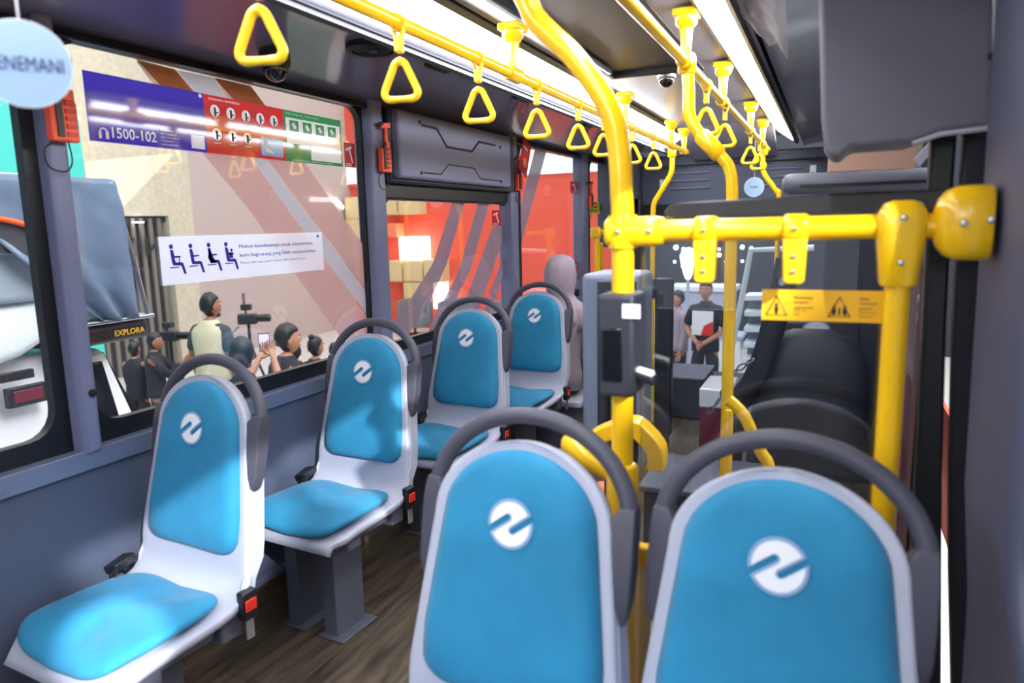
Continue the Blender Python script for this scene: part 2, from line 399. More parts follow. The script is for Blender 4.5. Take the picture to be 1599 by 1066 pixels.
# pillars between the windows
PIL = [(1.180, 1.232), (2.53, 2.62), (3.93, 4.032), (5.28, 5.405)]
for i, (a, b) in enumerate(PIL):
    p = MB().box(XG - .03, XL + .02, a, b, -.56, .52)
    o = st(p, 'trim_%d' % (3 + i), M['pillar'], bevel=.012)
    q = MB()
    for z in (-.40, .30): q.lathe([(.011, 0), (.011, .003), (.005, .005)], (XL + .02, (a + b) / 2 + .01, z), 'x', 12)
    q.build('screw', M['black'], o)
def window(n, y0, y1, z0, z1, fr=.05, r=.07, gm='glass'):
    """fixed pane in a black rubber frame lying in the plane x=XG"""
    yc, zc = (y0 + y1) / 2, (z0 + z1) / 2; w_, h_ = y1 - y0, z1 - z0
    o_out = [(yc + a, zc + b) for a, b in rrect(w_, h_, .001, 5)]
    o_in = [(yc + a, zc + b) for a, b in rrect(w_ - 2 * fr, h_ - 2 * fr, r, 5)]
    mb = MB(); k = len(o_in)
    vs = [(XG + .016, y, z) for y, z in o_out] + [(XG + .016, y, z) for y, z in o_in] + [(XG - .012, y, z) for y, z in o_in] + [(XG - .012, y, z) for y, z in o_out]
    fs = []
    for i in range(k):
        j = (i + 1) % k
        fs += [(i, j, k + j, k + i), (k + i, k + j, 2 * k + j, 2 * k + i), (2 * k + i, 2 * k + j, 3 * k + j, 3 * k + i), (3 * k + i, 3 * k + j, j, i)]
    mb.add(vs, fs)
    f = st(mb, 'window_%d' % n, M['black'])
    g = MB().box(XG - .004, XG, y0 + .01, y1 - .01, z0 + .01, z1 - .01).build('glass_pane', M[gm], f)
    return f
ZB, ZT = -.552, .535
win1 = window(1, -.35, 1.20, ZB, ZT, .055)
win2 = window(2, 1.20, 2.575, ZB + .0, ZT, .055)
win3 = window(3, 2.62, 4.0, ZB, .17, .05, .04)
win4 = window(4, 4.11, 5.40, ZB, ZT, .055)
win5 = window(5, 5.52, 6.5, ZB, ZT, .055)
st(MB().box(XG - .03, XG + .02, Y0, -.34, -.56, .52), 'wall_left_rear', M['pillar'])
st(MB().box(XG - .03, XG + .03, 2.62, 3.98, .13, .52), 'wall_left_blank', M['black'])

# livery stripes on the outside of the panes (chevron of films)
def film(par, pts, m, off=0):
    vs = [P(px, py, x=XG - .006 - off) for px, py in pts]
    o = MB().prism(vs, (-.0006, 0, 0)).build('livery_stripe', M[m], par); return o
def clipy(pts): return pts
film(win2, [(243, 100), (560, 165), (560, 172), (575, 505), (562, 525), (300, 565), (262, 330)], 'filmwhite', .002) if False else None
film(win2, [(240, 245), (318, 242), (470, 440), (545, 540), (330, 560), (262, 430)], 'filmwhite') if False else None
film(win2, [(213, 95), (274, 109), (392, 245), (452, 330), (575, 495), (575, 530), (535, 530), (392, 330), (322, 245)], 'filmpink')
film(win2, [(213, 92), (274, 108), (330, 175), (285, 170)], 'filmorange', -.001)
film(win2, [(335, 121), (392, 134), (428, 182), (380, 172)], 'filmorange', -.001)
film(win2, [(335, 121), (392, 134), (470, 245), (530, 330), (575, 392), (575, 455), (479, 330), (415, 245)], 'filmpink')
film(win2, [(276, 109), (334, 121), (413, 245), (477, 330), (575, 457), (575, 493), (454, 330), (394, 245)], 'filmwhite')
film(win3, [(708, 313), (727, 313), (698, 412), (672, 470), (640, 520), (600, 520), (612, 505), (640, 470), (676, 412)], 'filmgrey')
film(win3, [(748, 313), (766, 313), (735, 422), (691, 510), (668, 520), (717, 422)], 'filmgrey')
film(win3, [(769, 356), (786, 345), (786, 375), (750, 478), (738, 505), (715, 505), (724, 478)], 'filmgrey')
film(win3, [(787, 398), (787, 425), (770, 478), (760, 500), (745, 505), (759, 478)], 'filmgrey')
film(win4, [(838, 225), (856, 228), (826, 340), (808, 400), (806, 380), (806, 350)], 'filmgrey')

# ceiling: centre panel, recess, LED coves, glossy side panels
cm = MB()
GX0, GX1, GY0, GY1, CZ = -.93, -.53, 1.55, 3.28, .64
cm.box(-1.02, GX0, Y0, 5.2, CZ, CZ + .03); cm.box(GX1, -.40, Y0, 5.2, CZ, CZ + .03)
cm.box(GX0, GX1, Y0, GY0, CZ, CZ + .03); cm.box(GX0, GX1, GY1, 5.2, CZ, CZ + .03)
# slope down to the front header
cm.add([(-1.03, 5.2, CZ), (-.39, 5.2, CZ), (-.39, 5.85, .47), (-1.03, 5.85, .47), (-1.03, 5.2, CZ + .03), (-.39, 5.2, CZ + .03), (-.39, 5.85, .5), (-1.03, 5.85, .5)],
       [(0, 1, 2, 3), (4, 7, 6, 5), (0, 4, 5, 1), (2, 6, 7, 3), (0, 3, 7, 4), (1, 5, 6, 2)])
st(cm, 'ceiling', M['ceiling'])
def side_panel(sg, name):
    f = lambda x: (-.70 + sg * (x + .70)) if sg > 0 else (-1.40 - x)
    prof = [(-1.18, .545), (-1.21, .56), (-1.35, .575), (-1.50, .57), (-1.62, .55), (-1.70, .53), (-1.78, .495), (-1.80, .495), (-1.80, .60), (-1.175, .60)]
    if sg < 0: prof = [(-1.40 - x if x > -1.66 else min(-1.40 - x, XR + .02), z) for x, z in prof]
    mb = MB().prism([(x, Y0, z) for x, z in prof], (0, 6.1 - Y0, 0))
    return st(mb, name, M['ceiling_side'], smooth=50)
side_panel(1, 'ceiling_left'); side_panel(-1, 'ceiling_right')
st(MB().box(-1.9, .4, Y0 - .1, 6.7, .70, .78), 'roof', M['black'])
# lip strip above the windows, with the bright edges the cove shows
st(MB().box(-1.765, -1.735, Y0, 6.0, .478, .50), 'trim_8', M['blackgloss'], bevel=.004)

def led(name, xi, xo, lab, lip=0):
    t = empty(name, ((xi + xo) / 2, 2, .58)); tag(t, lab, 'light')
    wv = Vector((xo - xi, 0, .528 - .632)); n_ = Vector((wv.z, 0, -wv.x)).normalized()
    if n_.z > 0: n_ = -n_
    a = Vector((xi, 0, .632)) - t.location; a.y = 0
    def slab(u0, u1, h0, h1, y0, y1):
        c0 = a + wv * u0; c1 = a + wv * u1
        pts = [c0 + n_ * h0, c1 + n_ * h0, c1 + n_ * h1, c0 + n_ * h1]
        return [Vector((p.x, y0, p.z)) for p in pts]
    d = MB().prism(slab(.14, .82, -.004, .008, Y0 - 2, 0), (0, 5.55 - Y0, 0)).build('diffuser', M['led'], t, smooth=30)
    h = MB().prism(slab(.0, 1.0, -.02, -.005, Y0 - 2, 0), (0, 5.6 - Y0, 0)).build('housing', M['ceiling'], t)
    e = MB(); 
    for u in (-.04, .93): e.prism(slab(u, u + .11, -.004, .012, Y0 - 2, 0), (0, 5.58 - Y0, 0))
    e.build('edge_strip', M['charcoal'], t)
    if lip: MB().prism(slab(.96, 1.03, -.004, lip, Y0 - 2, 0), (0, 5.58 - Y0, 0)).build('glare_lip', M['charcoal'], t)  # lip added to keep this strip's streak off the window banners
    return t
led('led_light_strip', -1.03, -1.175, 'long white LED light strip above the left handrail, on the window side', .034)
led('led_light_strip', -.39, -.245, 'long white LED light strip along the right side of the ceiling above the right handrail')

# return-air grille in the ceiling
g = empty('ceiling_grille', ((GX0 + GX1) / 2, 2.4, .66)); tag(g, 'dark perforated metal air return grille in the ceiling centre', 'vent')
MB().box(-.19, .19, -.84, .87, .0, .006).build('mesh_panel', M['grille'], g)
fr = MB(); 
for a in ((-.205, -.185, -.86, .885), (.185, .205, -.86, .885)): fr.box(a[0], a[1], a[2], a[3], -.026, .008)
for a in ((-.86, -.84), (.865, .885)): fr.box(-.205, .205, a[0], a[1], -.026, .008)
fr.build('grille_frame', M['black'], g, bevel=.003)
lt = MB().box(-.18, -.165, .25, .75, -.03, -.012).build('latch', M['steel'], g, bevel=.002)

# slim vents on the left ceiling side
for k, (px, py) in enumerate([(480, 20), (685, 107), (815, 155), (918, 196)]):
    c = P(px, py, z=.562)
    t = empty('ceiling_vent', c, .0); tag(t, ['slim dark slot vent in the ceiling nearest the camera, left of the black round speaker', 'slim slot vent in the ceiling just right of the black round speaker', 'slim slot vent in the ceiling above the grey window panel', 'farthest slim slot vent above the left handrail'][k], 'vent', 'slot vents in the ceiling side')
    MB().box(-.018, .018, -.07, .07, -.004, .01).build('vent_frame', M['charcoal'], t, bevel=.003)
    m_ = MB()
    for j in range(3): m_.box(-.012 + j * .009, -.008 + j * .009, -.062, .062, -.007, -.002)
    m_.build('slats', M['black'], t)
c = P(582, 75, z=.565)
t = empty('ceiling_speaker', c); tag(t, 'round black loudspeaker set in the ceiling above the second window', 'speaker')
MB().lathe([(.085, .02), (.085, -.008), (.078, -.014), (.066, -.012), (.064, -.004), (.02, -.004), (.018, -.012), (.0005, -.014)], (0, 0, 0), 'z', 36).build('bezel', M['black'], t)
mm = MB()
for r in (.03, .042, .054): mm.tube([(r * math.cos(a * math.pi / 14), r * math.sin(a * math.pi / 14), -.009) for a in range(28)], .0022, 6, closed=True)
mm.build('speaker_grille', M['charcoal'], t)
# dome cameras
def dome(px, py, z, lab, r, base):
    c = P(px, py, z=z) if z else P(px, py, x=-1.60)
    t = empty('dome_camera', c); tag(t, lab, 'camera')
    MB().lathe([(r * 1.25, .03), (r * 1.25, .0), (r * 1.1, -.012), (r, -.014), (r * .5, -.014)], (0, 0, 0), 'z', 28).build('base', base, t)
    MB().ball((0, 0, -.012), r, r, r * 1.1, 24, 16).build('dome', M['lens'], t, smooth=180)
    MB().lathe([(r * .45, -.01), (r * .45, -r * .9), (r * .3, -r * 1.14), (.001, -r * 1.16)], (0, 0, 0), 'z', 20).build('lens', M['charcoal'], t)
c = P(428, 120, x=-1.70)
dome(430, 100, None, 'black dome camera under the ceiling edge above the blue and red window banners', .038, M['black'])
dome(1041, 118, .64, 'dark dome camera with a silver base on the ceiling in front of the grille', .036, M['steel'])

# hall side: right wall, rear wall, front header
rw = MB(); rw.box(XR, XR + .05, Y0, 1.12, FLOOR, -.55); rw.box(XR, XR + .05, Y0, 1.12, .44, .7)
st(rw, 'wall_right', M['wall'])
st(MB().box(-1.8, XR + .05, Y0 - .05, Y0, FLOOR, -.55).box(-1.8, XR + .05, Y0 - .05, Y0, .5, .7).box(-1.8, -1.6, Y0 - .05, Y0, -.55, .5).box(XR - .12, XR + .05, Y0 - .05, Y0, -.55, .5), 'wall_rear', M['wall'])  # unseen rear wall, opened in the middle to let the fill light in
# pillar nearest the camera on the right, its foot flares into a ledge
pr = MB()
loops = []
for z, y0, y1, x0 in [(-1.35, .80, 1.46, .262), (-.76, .80, 1.46, .258), (-.66, .92, 1.43, .25), (-.56, 1.10, 1.42, .24), (-.46, 1.14, 1.42, .231), (.2, 1.15, 1.42, .222), (.62, 1.15, 1.42, .222)]:
    loops.append([(x0, y1, z), (x0 + .006, y0 + .03, z), (x0 + .02, y0, z), (XR + .05, y0, z), (XR + .05, y1, z)])
pr.loft(loops); st(pr, 'trim_9', M['dark_panel'], smooth=60, bevel=.008)
sl = MB(); 
st(MB().box(XR - .02, XR + .05, 2.65, 6.2, FLOOR, .6), 'wall_right_front', M['charcoal'])

# ================================================================== SEATS
def interp(tab, x):
    if x <= tab[0][0]: return tab[0][1]
    for (a, u), (b, v) in zip(tab, tab[1:]):
        if x <= b: return u + (v - u) * (x - a) / (b - a)
    return tab[-1][1]
HL = .84                                                # height of the emblem above the floor
def back_y(h): return (h - HL) * .2
def emblem(parent, c, tilt, R=.043):
    """round emblem cut by two slanting slots, lying on the pad"""
    def outline(R, w):
        pts = []
        d = Vector((.80, .60)).normalized(); nrm = Vector((-d.y, d.x))
        e1 = Vector((-.12, .27)) * R                     # inner end of the left slot
        def ent(sgn):                                    # where slot side meets the circle, going back along -d
            p = e1 + nrm * sgn * w * R; b = -2 * p.dot(d); cc = p.dot(p) - R * R
            t = (-b - math.sqrt(b * b - 4 * cc)) / 2 if False else None
            t = p.dot(d) + math.sqrt(p.dot(d) ** 2 - cc); return p - d * t
        up_, lo = ent(1), ent(-1)
        a_up = math.atan2(up_.y, up_.x) % (2 * math.pi); a_lo = math.atan2(lo.y, lo.x) % (2 * math.pi)
        half = []
        cap = [e1 + (nrm * math.cos(a) + d * math.sin(a)) * w * R for a in [math.pi * k / 6 for k in range(7)]]
        half += [up_] + cap + [lo]
        a_end = a_up + math.pi                            # the mirrored slot's side
        n = 14
        for k in range(1, n):
            a = a_lo + (a_end - a_lo) * k / n; half.append(Vector((math.cos(a), math.sin(a))) * R)
        return half + [-p for p in half]
    ca, sa = math.cos(tilt), math.sin(tilt)
    def place(pts, off, th):
        o = [Vector((p.x, c[1] - off + p.y * sa, c[2] + p.y * ca)) for p in pts]
        return MB().prism(o, (0, -th, 0))
    a = place(outline(R, .115), 0, .0010).build('emblem', M['ring'], parent, smooth=30)
    place(outline(R * .87, .20), .0010, .0006).build('emblem_face', M['white'], a, smooth=30)
    a['label'] = 'round white emblem with two slanting slots'
SHELLW = [(-.9, .205), (-.3, .204), (-.2, .199), (-.1, .190), (0, .176), (.05, .162), (.09, .139), (.12, .107), (.14, .068), (.150, .035), (.155, .0)]
PADW = [(-.297, .0), (-.294, .11), (-.286, .145), (-.27, .165), (-.24, .174), (-.2, .175), (-.1, .167), (0, .152), (.04, .141), (.08, .121), (.10, .100), (.12, .066), (.130, .03), (.133, 0)]
def dome_w(t, T, a, slope):
    return a * math.sqrt(max(0, 1 - (1 - min(t, T) / T) ** 2)) + max(0, t - T) * slope
def shell_w(r): return min(.204, dome_w(.139 - r, .138, .171, .12))
def pad_w(r):
    w_ = min(.175, dome_w(.124 - r, .124, .150, .125))
    b = (r + .297)
    if b < .045: w_ *= math.sqrt(max(0, 1 - (1 - b / .045) ** 2)) * .32 + .68 if b > 0 else .55
    return w_
def make_seat():
    t = empty('passenger_seat'); t['category'] = 'seat'
    # shell: back + pan as one moulded sheet with a rolled edge
    prof = []
    for k in range(26):
        h = HL + .139 - (.139 + .30) * (k / 25) ** 1.9
        prof.append((back_y(h), h))
    prof += [(-.062, .515), (-.066, .49), (-.076, .467), (-.094, .448), (-.12, .436), (-.16, .43), (-.22, .426), (-.28, .423), (-.34, .42), (-.39, .413), (-.425, .398), (-.443, .372)]
    n = 13; front = []; backl = []
    for i, (y, h) in enumerate(prof):
        a = prof[max(i - 1, 0)]; b = prof[min(i + 1, len(prof) - 1)]
        tg = Vector((b[0] - a[0], b[1] - a[1])).normalized(); nm = Vector((tg.y, -tg.x))
        # nm points toward the sitter: -y on the back, +z on the pan
        if nm.x > .1 or nm.y < -.3: nm = -nm
        if nm.x > 0 and h > .5: nm = -nm
        hw = shell_w(h - HL) if h > .5 else .211 - (.03 if h < .4 else (.012 if h < .405 else 0))
        hw = max(hw, .010)
        rf, rb = [], []
        for k in range(n):
            u = -1 + 2 * k / (n - 1); x = hw * math.sin(u * math.pi / 2) if abs(u) < 1 else hw * u
            e = abs(u) ** 6
            lift = .012 * abs(u) ** 3 - .010 * e          # shallow dish, rolled rim
            th = .030 if h > .5 else .026
            pf = Vector((y, h)) + nm * (lift); pb = Vector((y, h)) - nm * (th * (1 - .35 * e))
            rf.append((x, pf.x, pf.y)); rb.append((x * .985, pb.x, pb.y))
        front.append(rf); backl.append(rb)
    s = MB(); s.loft([a + b[::-1] for a, b in zip(front, backl)])
    s.build('shell', M['shell'], t, smooth=180, bevel=0)
    # side flange of the shell's back, seen as a pale strip beside the pad
    for sg in (-1, 1):
        fl = MB(); lo = []
        for k in range(9):
            h = .44 + k * .045; hw = shell_w(h - HL) if h > .5 else .204
            y = back_y(h) + (.0 if h > .5 else -.02)
            lo.append([(sg * (hw - .006), y + .012, h), (sg * (hw + .002), y + .012, h), (sg * (hw + .002), y + .055, h), (sg * (hw - .006), y + .055, h)])
        fl.loft(lo); fl.build('side_flange', M['shell'], t, smooth=60, bevel=.002)
    # padded back
    loops = []; N = 28
    hs = [-.297, -.2955, -.291, -.284, -.275, -.262, -.24, -.2, -.15, -.1, -.05, 0, .03, .05, .07, .085, .098, .105, .111, .116, .119, .1215, .123, .124]
    rows_f, rows_b = [], []
    pb = MB(); gl = []
    for h in hs:
        hw = max(pad_w(h), .006); row = []
        fall = 1 - abs(((h + .0865) / .2105)) ** 5; fall = max(fall, 0) ** .4
        for k in range(17):
            u = -1 + 2 * k / 16; x = hw * u
            dome = (max(0, 1 - abs(u) ** 5)) ** .45 * fall
            row.append((x, back_y(HL + h) - .006 - .026 * dome + .004 * (1 - u * u), HL + h))
        rb = [(x, back_y(HL + h) + .004, HL + h) for x in (hw * .97, -hw * .97)]
        gl.append(row + rb)
    pb.loft(gl); pad = pb.build('backrest_pad', M['fabric'], t, smooth=180)
    emblem(pad, (0, back_y(HL + .010) - .0300, HL + .010), math.atan(.2))
    # cushion
    cl = []
    for zz, k in ((0, .965), (.005, .99), (.011, 1.0), (.018, .985), (.023, .94), (.026, .84), (.028, .6), (.028, .25)):
        lp = []
        for j in range(40):
            a = 2 * math.pi * j / 40; ca, sa = math.cos(a), math.sin(a)
            sx = math.copysign(abs(ca) ** .42, ca); sy = math.copysign(abs(sa) ** .42, sa)
            yy = -.262 + .172 * sy * k; wx = (.198 - .024 * (sy * .5 + .5) ** 2) * sx * k
            base = .43 + (.012 * abs(sx) ** 2) - .02 * max(0, (-.36 - yy) / .06) ** 2 * .8 - .0 * max(0, (yy + .10) / .05)
            lp.append((wx, yy, base + zz - .008 * (1 - abs(sx)) * 1))
        cl.append(lp)
    MB().loft(cl).build('seat_cushion', M['fabric'], t, smooth=180)
    # grab handle: horseshoe tube with two side wings
    pts = []
    for a in range(-8, 189, 8):
        r = math.radians(a); h = HL + .02 + .156 * max(math.sin(r), -.4); x = .191 * math.cos(r)
        if a < 0 or a > 180: x = math.copysign(.190, math.cos(r))
        pts.append((x, back_y(h) + .028, h))
    MB().tube(smooth_path(pts, 2), .0155, 14, squash=(1, 1.0)).build('grab_handle', M['handle'], t, smooth=180)
    for sg in (-1, 1):
        lo = []
        for h, w0, w1, d in ((.05, .178, .203, .018), (.03, .162, .205, .024), (0, .166, .206, .026), (-.05, .176, .206, .026), (-.10, .184, .204, .024), (-.13, .189, .199, .016), (-.138, .191, .195, .008)):
            y = back_y(HL + h) + .024
            lo.append([(sg * w0, y - d, HL + h), (sg * w1, y - d * .7, HL + h), (sg * w1, y + d * .7, HL + h), (sg * w0, y + d, HL + h)])
        MB().loft(lo).build('handle_wing', M['handle'], t, bevel=.006, smooth=50)
    # base frame and two plate legs
    f = MB(); f.box(-.17, .17, -.40, -.06, .365, .395); f.box(-.19, .19, -.36, -.30, .35, .40); f.box(-.19, .19, -.14, -.08, .35, .42)
    f.build('seat_frame', M['frame'], t, bevel=.006)
    for x in (-.10, .065):
        l = MB(); l.box(x - .006, x + .006, -.31, -.17, 0, .37); l.box(x - .05, x, -.31, -.298, 0, .37); l.box(x - .05, x, -.182, -.17, 0, .37)
        l.box(x - .06, x + .045, -.33, -.15, 0, .008)
        l.build('leg', M['frame'], t, bevel=.003)
    # belt buckle on the aisle side, belt on the other
    bk = MB().box(.203, .228, -.10, -.055, .40, .475).build('belt_buckle', M['black'], t, bevel=.005)
    MB().box(.2275, .2325, -.095, -.062, .425, .455).build('release_button', M['red'], bk, bevel=.003)
    MB().box(.212, .219, -.088, -.064, .345, .40).build('buckle_strap', M['steel'], bk, bevel=.002)
    w2 = MB(); w2.tube([(-.205, -.09, .40), (-.22, -.10, .45), (-.215, -.13, .475), (-.19, -.16, .47), (-.175, -.17, .455)], .012, 8, squash=(1.6, .5))
    w2.obox((-.205, -.13, .478), (.02, .004, .004), (0, .03, .008), (0, -.004, .012))
    w2.build('folded_belt', M['black'], t, bevel=.003)
    return t
seat0 = make_seat()
SEATS = [(-1.495, 1.345, 'turquoise seat by the window nearest the camera, at the far left'),
         (-1.495, 2.10, 'second turquoise seat along the window wall, right of the man in the beige vest'),
         (-1.497, 2.90, 'third turquoise window seat, under the grey panel and the red wall outside'),
         (-1.497, 3.73, 'farthest turquoise window seat, just behind it a person in a mauve headscarf')]
NEAR = [(-.475, 1.082, 'large near turquoise seat in the middle, left one of the front pair'),
        (-.048, 1.082, 'large near turquoise seat at the right, below the yellow warning sticker')]
for i, (x, y, lab) in enumerate(SEATS + NEAR):
    o = seat0 if i == 0 else copy_tree(seat0)
    o.location = (x, y, FLOOR); o['label'] = lab
    o['group'] = 'single seats along the window wall' if i < 4 else 'pair of near seats'
    if i < 4: o.rotation_euler.z = math.radians(-5)
    if i > 3:                                            # buckles and belts of the near pair are out of the photo
        for ch_ in list(o.children):
            if ch_.name.startswith(('belt_buckle', 'folded_belt')):
                for g2 in list(ch_.children): bpy.data.objects.remove(g2)
                bpy.data.objects.remove(ch_)

# ================================================================== HANDRAILS, STRAPS, POLES
LX, LZ, RX_, RZ_ = -.934, .466, -.43, .478
def ceiling_rail(name, x, z, y0, y1, ys, lab, cz):
    t = empty(name, (x, (y0 + y1) / 2, z)); tag(t, lab, 'handrail')
    yc = (y0 + y1) / 2
    MB().tube([(0, y0 - yc, 0), (0, y1 - yc, 0)], .0165, 18).build('tube', M['yellow'], t, smooth=60)
    for y in ys:
        b = MB(); y -= yc; h = cz - z
        b.lathe([(.0235, -.045), (.0235, .045)], (0, y, 0), 'y', 18)
        b.lathe([(.014, .01), (.016, .035), (.02, h - .055), (.033, h - .04), (.036, h - .01), (.036, h)], (0, y, 0), 'z', 18)
        b.box(-.036, .036, y - .04, y + .04, h - .022, h)
        b.build('ceiling_mount', M['yellow'], t, bevel=.004)
    return t
ceiling_rail('handrail', LX, LZ, -1.5, 5.15, [.35, 2.17, 3.52, 4.62, 5.05], 'long yellow ceiling handrail on the window side, below the brighter light strip', .615)
ceiling_rail('handrail', RX_, RZ_, -1.5, 5.45, [.7, 2.33, 3.15, 4.25, 5.0], 'long yellow ceiling handrail on the right, holding a few straps', .63)

def make_strap():
    t = empty('hanging_strap'); t['category'] = 'grab strap'
    s = MB()
    s.lathe([(.0185, -.013), (.0205, -.013), (.0205, .013), (.0185, .013)], (0, 0, 0), 'y', 18)
    for sg in (-1, 1):
        s.loft([[(sg * .019, -.012, -.002), (sg * .0165, -.012, -.002), (sg * .0165, .012, -.002), (sg * .019, .012, -.002)],
                [(sg * .007, -.012, -.036), (sg * .003, -.012, -.036), (sg * .003, .012, -.036), (sg * .007, .012, -.036)]])
    s.build('strap', M['yellow_strap'], t, smooth=40)
    MB().box(-.0085, .0085, -.0135, .0135, -.066, -.032).build('sleeve', M['yellow_strap'], t, bevel=.003)
    # triangular ring, thick, with a knurled bottom bar
    def tri(n=7):
        V_ = [(0, -.064, .016), (.050, -.170, .015), (-.050, -.170, .015)]   # corner, radius
        out = []
        for i, (x, z, r) in enumerate(V_):
            p = Vector((x, z)); a = Vector(V_[i - 1][:2]); b = Vector(V_[(i + 1) % 3][:2])
            u = (a - p).normalized(); v = (b - p).normalized()
            c = (u + v).normalized(); half = math.acos(max(-1, min(1, u.dot(v)))) / 2
            ctr = p + c * (r / math.sin(half)); L = r / math.tan(half)
            s0 = p + u * L; e0 = p + v * L
            ds, de = s0 - ctr, e0 - ctr; a0 = math.atan2(ds.y, ds.x); a1 = math.atan2(de.y, de.x)
            while a1 - a0 > math.pi: a1 -= 2 * math.pi
            while a1 - a0 < -math.pi: a1 += 2 * math.pi
            for k in range(n): q = a0 + (a1 - a0) * k / (n - 1); out.append(ctr + Vector((math.cos(q), math.sin(q))) * r)
            nx = Vector(V_[(i + 1) % 3][:2])
            # straight run gets extra points
            L2 = None
        return out
    o = tri(); pts = []; rs = []
    for i, p in enumerate(o):
        q = o[(i + 1) % len(o)]; seg = max(1, int((q - p).length / .009))
        for k in range(seg):
            w_ = p.lerp(q, k / seg); pts.append((w_.x, 0, w_.y))
            r = .0088
            if w_.y < -.168 and abs(w_.x) < .038: r += .0012 * math.cos(w_.x / .0095 * 2 * math.pi)
            if w_.y > -.086: r += .002
            rs.append(r)
    MB().tube(pts, rs, 12, closed=True, squash=(1, 1.0)).build('ring_handle', M['yellow_strap'], t, smooth=180)
    return t
strap0 = make_strap()
left_px = [415, 622, 746, 838, 903, 943, 988, 1021]
ys = []
L_lab = ['nearest and largest yellow strap on the left handrail, over the blue banner',
         'second yellow strap from the camera, beside the round black speaker',
         'third yellow strap from the camera, above the left end of the grey panel',
         'fourth yellow strap, left of the big bent pole and above the red leaflet',
         'fifth yellow strap on the left handrail, just left of the big bent pole',
         'sixth yellow strap, half hidden behind the left edge of the big bent pole',
         'seventh yellow strap, emerging right of the big bent pole',
         'farthest yellow strap on the left handrail, beside a thin bent pole']
Ly = [.60, 1.507, 2.17 * .866, 2.36, 2.80, 3.26, 3.94, 4.42]
for i, px in enumerate(left_px):
    # y on the rail whose picture column is px
    lo, hi = .3, 6
    for _ in range(40):
        mid = (lo + hi) / 2; v = Vector((LX, mid, LZ)); X = 800 + FPX * v.dot(right) / v.dot(fwd)
        if X < px: lo = mid
        else: hi = mid
    o = strap0 if i == 0 else copy_tree(strap0)
    if i == 0: lo = 1.047
    o.location = (LX, lo, LZ); o['label'] = L_lab[i]; o['group'] = 'straps on the left handrail'
    o.rotation_euler.z = [.25, .18, .12, .1, .05, .1, 0, .05][i]
R_lab = ['nearest yellow strap on the right handrail, beside the bent pole with the clamp', 'second yellow strap on the right handrail', 'third yellow strap on the right handrail, above the small blue disc', 'farthest yellow strap on the right handrail, next to a thin bent pole']
for i, px in enumerate([1104, 1133, 1173, 1186]):
    lo, hi = .3, 7
    for _ in range(40):
        mid = (lo + hi) / 2; v = Vector((RX_, mid, RZ_)); X = 800 + FPX * v.dot(right) / v.dot(fwd)
        if X < px: lo = mid
        else: hi = mid
    o = copy_tree(strap0); o.location = (RX_, lo, RZ_); o['label'] = R_lab[i]; o['group'] = 'straps on the right handrail'
    o.rotation_euler.z = .08 * (i % 2)

YP = 1.30
def pole(name, pts, r, lab, seg=18, cat='pole', n=6):
    base = Vector(pts[-1]); t = empty(name, base); tag(t, lab, cat)
    MB().tube([Vector(p) - base for p in smooth_path(pts, n)], r, seg).build('tube', M['yellow'], t, smooth=60)
    return t, base
bent = [P(px, py, y=YP) for px, py in [(823, 0), (836, 28), (862, 56), (894, 86), (935, 141), (958, 186), (968, 240), (971, 300), (973, 365)]]
bent = [bent[0] + Vector((-.05, 0, .10)), bent[0] + Vector((-.062, 0, .20))][::-1] + bent
bent[0].z = .638
AXx = bent[-1].x
bent += [Vector((AXx, YP, -.3)), Vector((AXx, YP, -.8)), Vector((AXx, YP, FLOOR))]
t, b_ = pole('bent_pole', bent, .0205, 'large yellow pole bending up to the ceiling at the left end of the glass screen')
MB().lathe([(.036, 0), (.036, .012), (.024, .03), (.0205, .034)], (0, 0, 0), 'z', 20).build('floor_flange', M['yellow'], t)
cpm = MB().lathe([(.0205, -.05), (.03, -.045), (.034, -.01), (.034, 0)], Vector(bent[0]) - b_, 'z', 20).build('ceiling_flange', M['yellow'], t)
# second pole, right
bx = P(1405, 400, y=YP).x
pB = empty('upright_pole', (bx, YP, FLOOR)); tag(pB, 'straight yellow pole at the right end of the glass screen, below a tapered socket', 'pole')
MB().tube([(0, 0, 0), (0, 0, 1.30)], .0195, 18).build('tube', M['yellow'], pB, smooth=60)
MB().lathe([(.036, 0), (.036, .012), (.024, .03), (.0205, .034)], (0, 0, 0), 'z', 20).build('floor_flange', M['yellow'], pB)
zr = P(1180, 358, y=YP).z
sk = MB(); lo = []
for z, hw, hd in ((-.095, .026, .025), (-.09, .028, .027), (-.03, .034, .031), (.0, .036, .032), (.02, .034, .031), (.034, .026, .026), (.038, .014, .016)):
    lo.append([(hw * math.copysign(abs(math.cos(a)) ** .6, math.cos(a)), hd * math.copysign(abs(math.sin(a)) ** .6, math.sin(a)), zr + z - FLOOR + .003) for a in [2 * math.pi * k / 28 for k in range(28)]])
sk.loft(lo); sk = sk.build('socket', M['yellow'], pB, smooth=50)
def screws(par, pts, base=Vector((0, 0, 0)), r=.0052):
    for p in pts:
        p = Vector(p) - base; MB().lathe([(r, .004), (r, 0), (r * .75, -.0035), (.0005, -.004)], p, 'y', 12).build('screw', M['steel'], par, smooth=50)
screws(sk, [(0, -.034, zr - FLOOR + .014), (0, -.0295, zr - FLOOR - .055)])
# horizontal rail
hr = empty('horizontal_rail', (AXx, YP, zr)); tag(hr, 'horizontal yellow rail across the top of the glass screen, between the two poles', 'handrail')
xe = .20
MB().tube([(-.015, 0, 0), (xe - AXx - .01, 0, .001)], .0195, 18).build('tube', M['yellow'], hr, smooth=60)
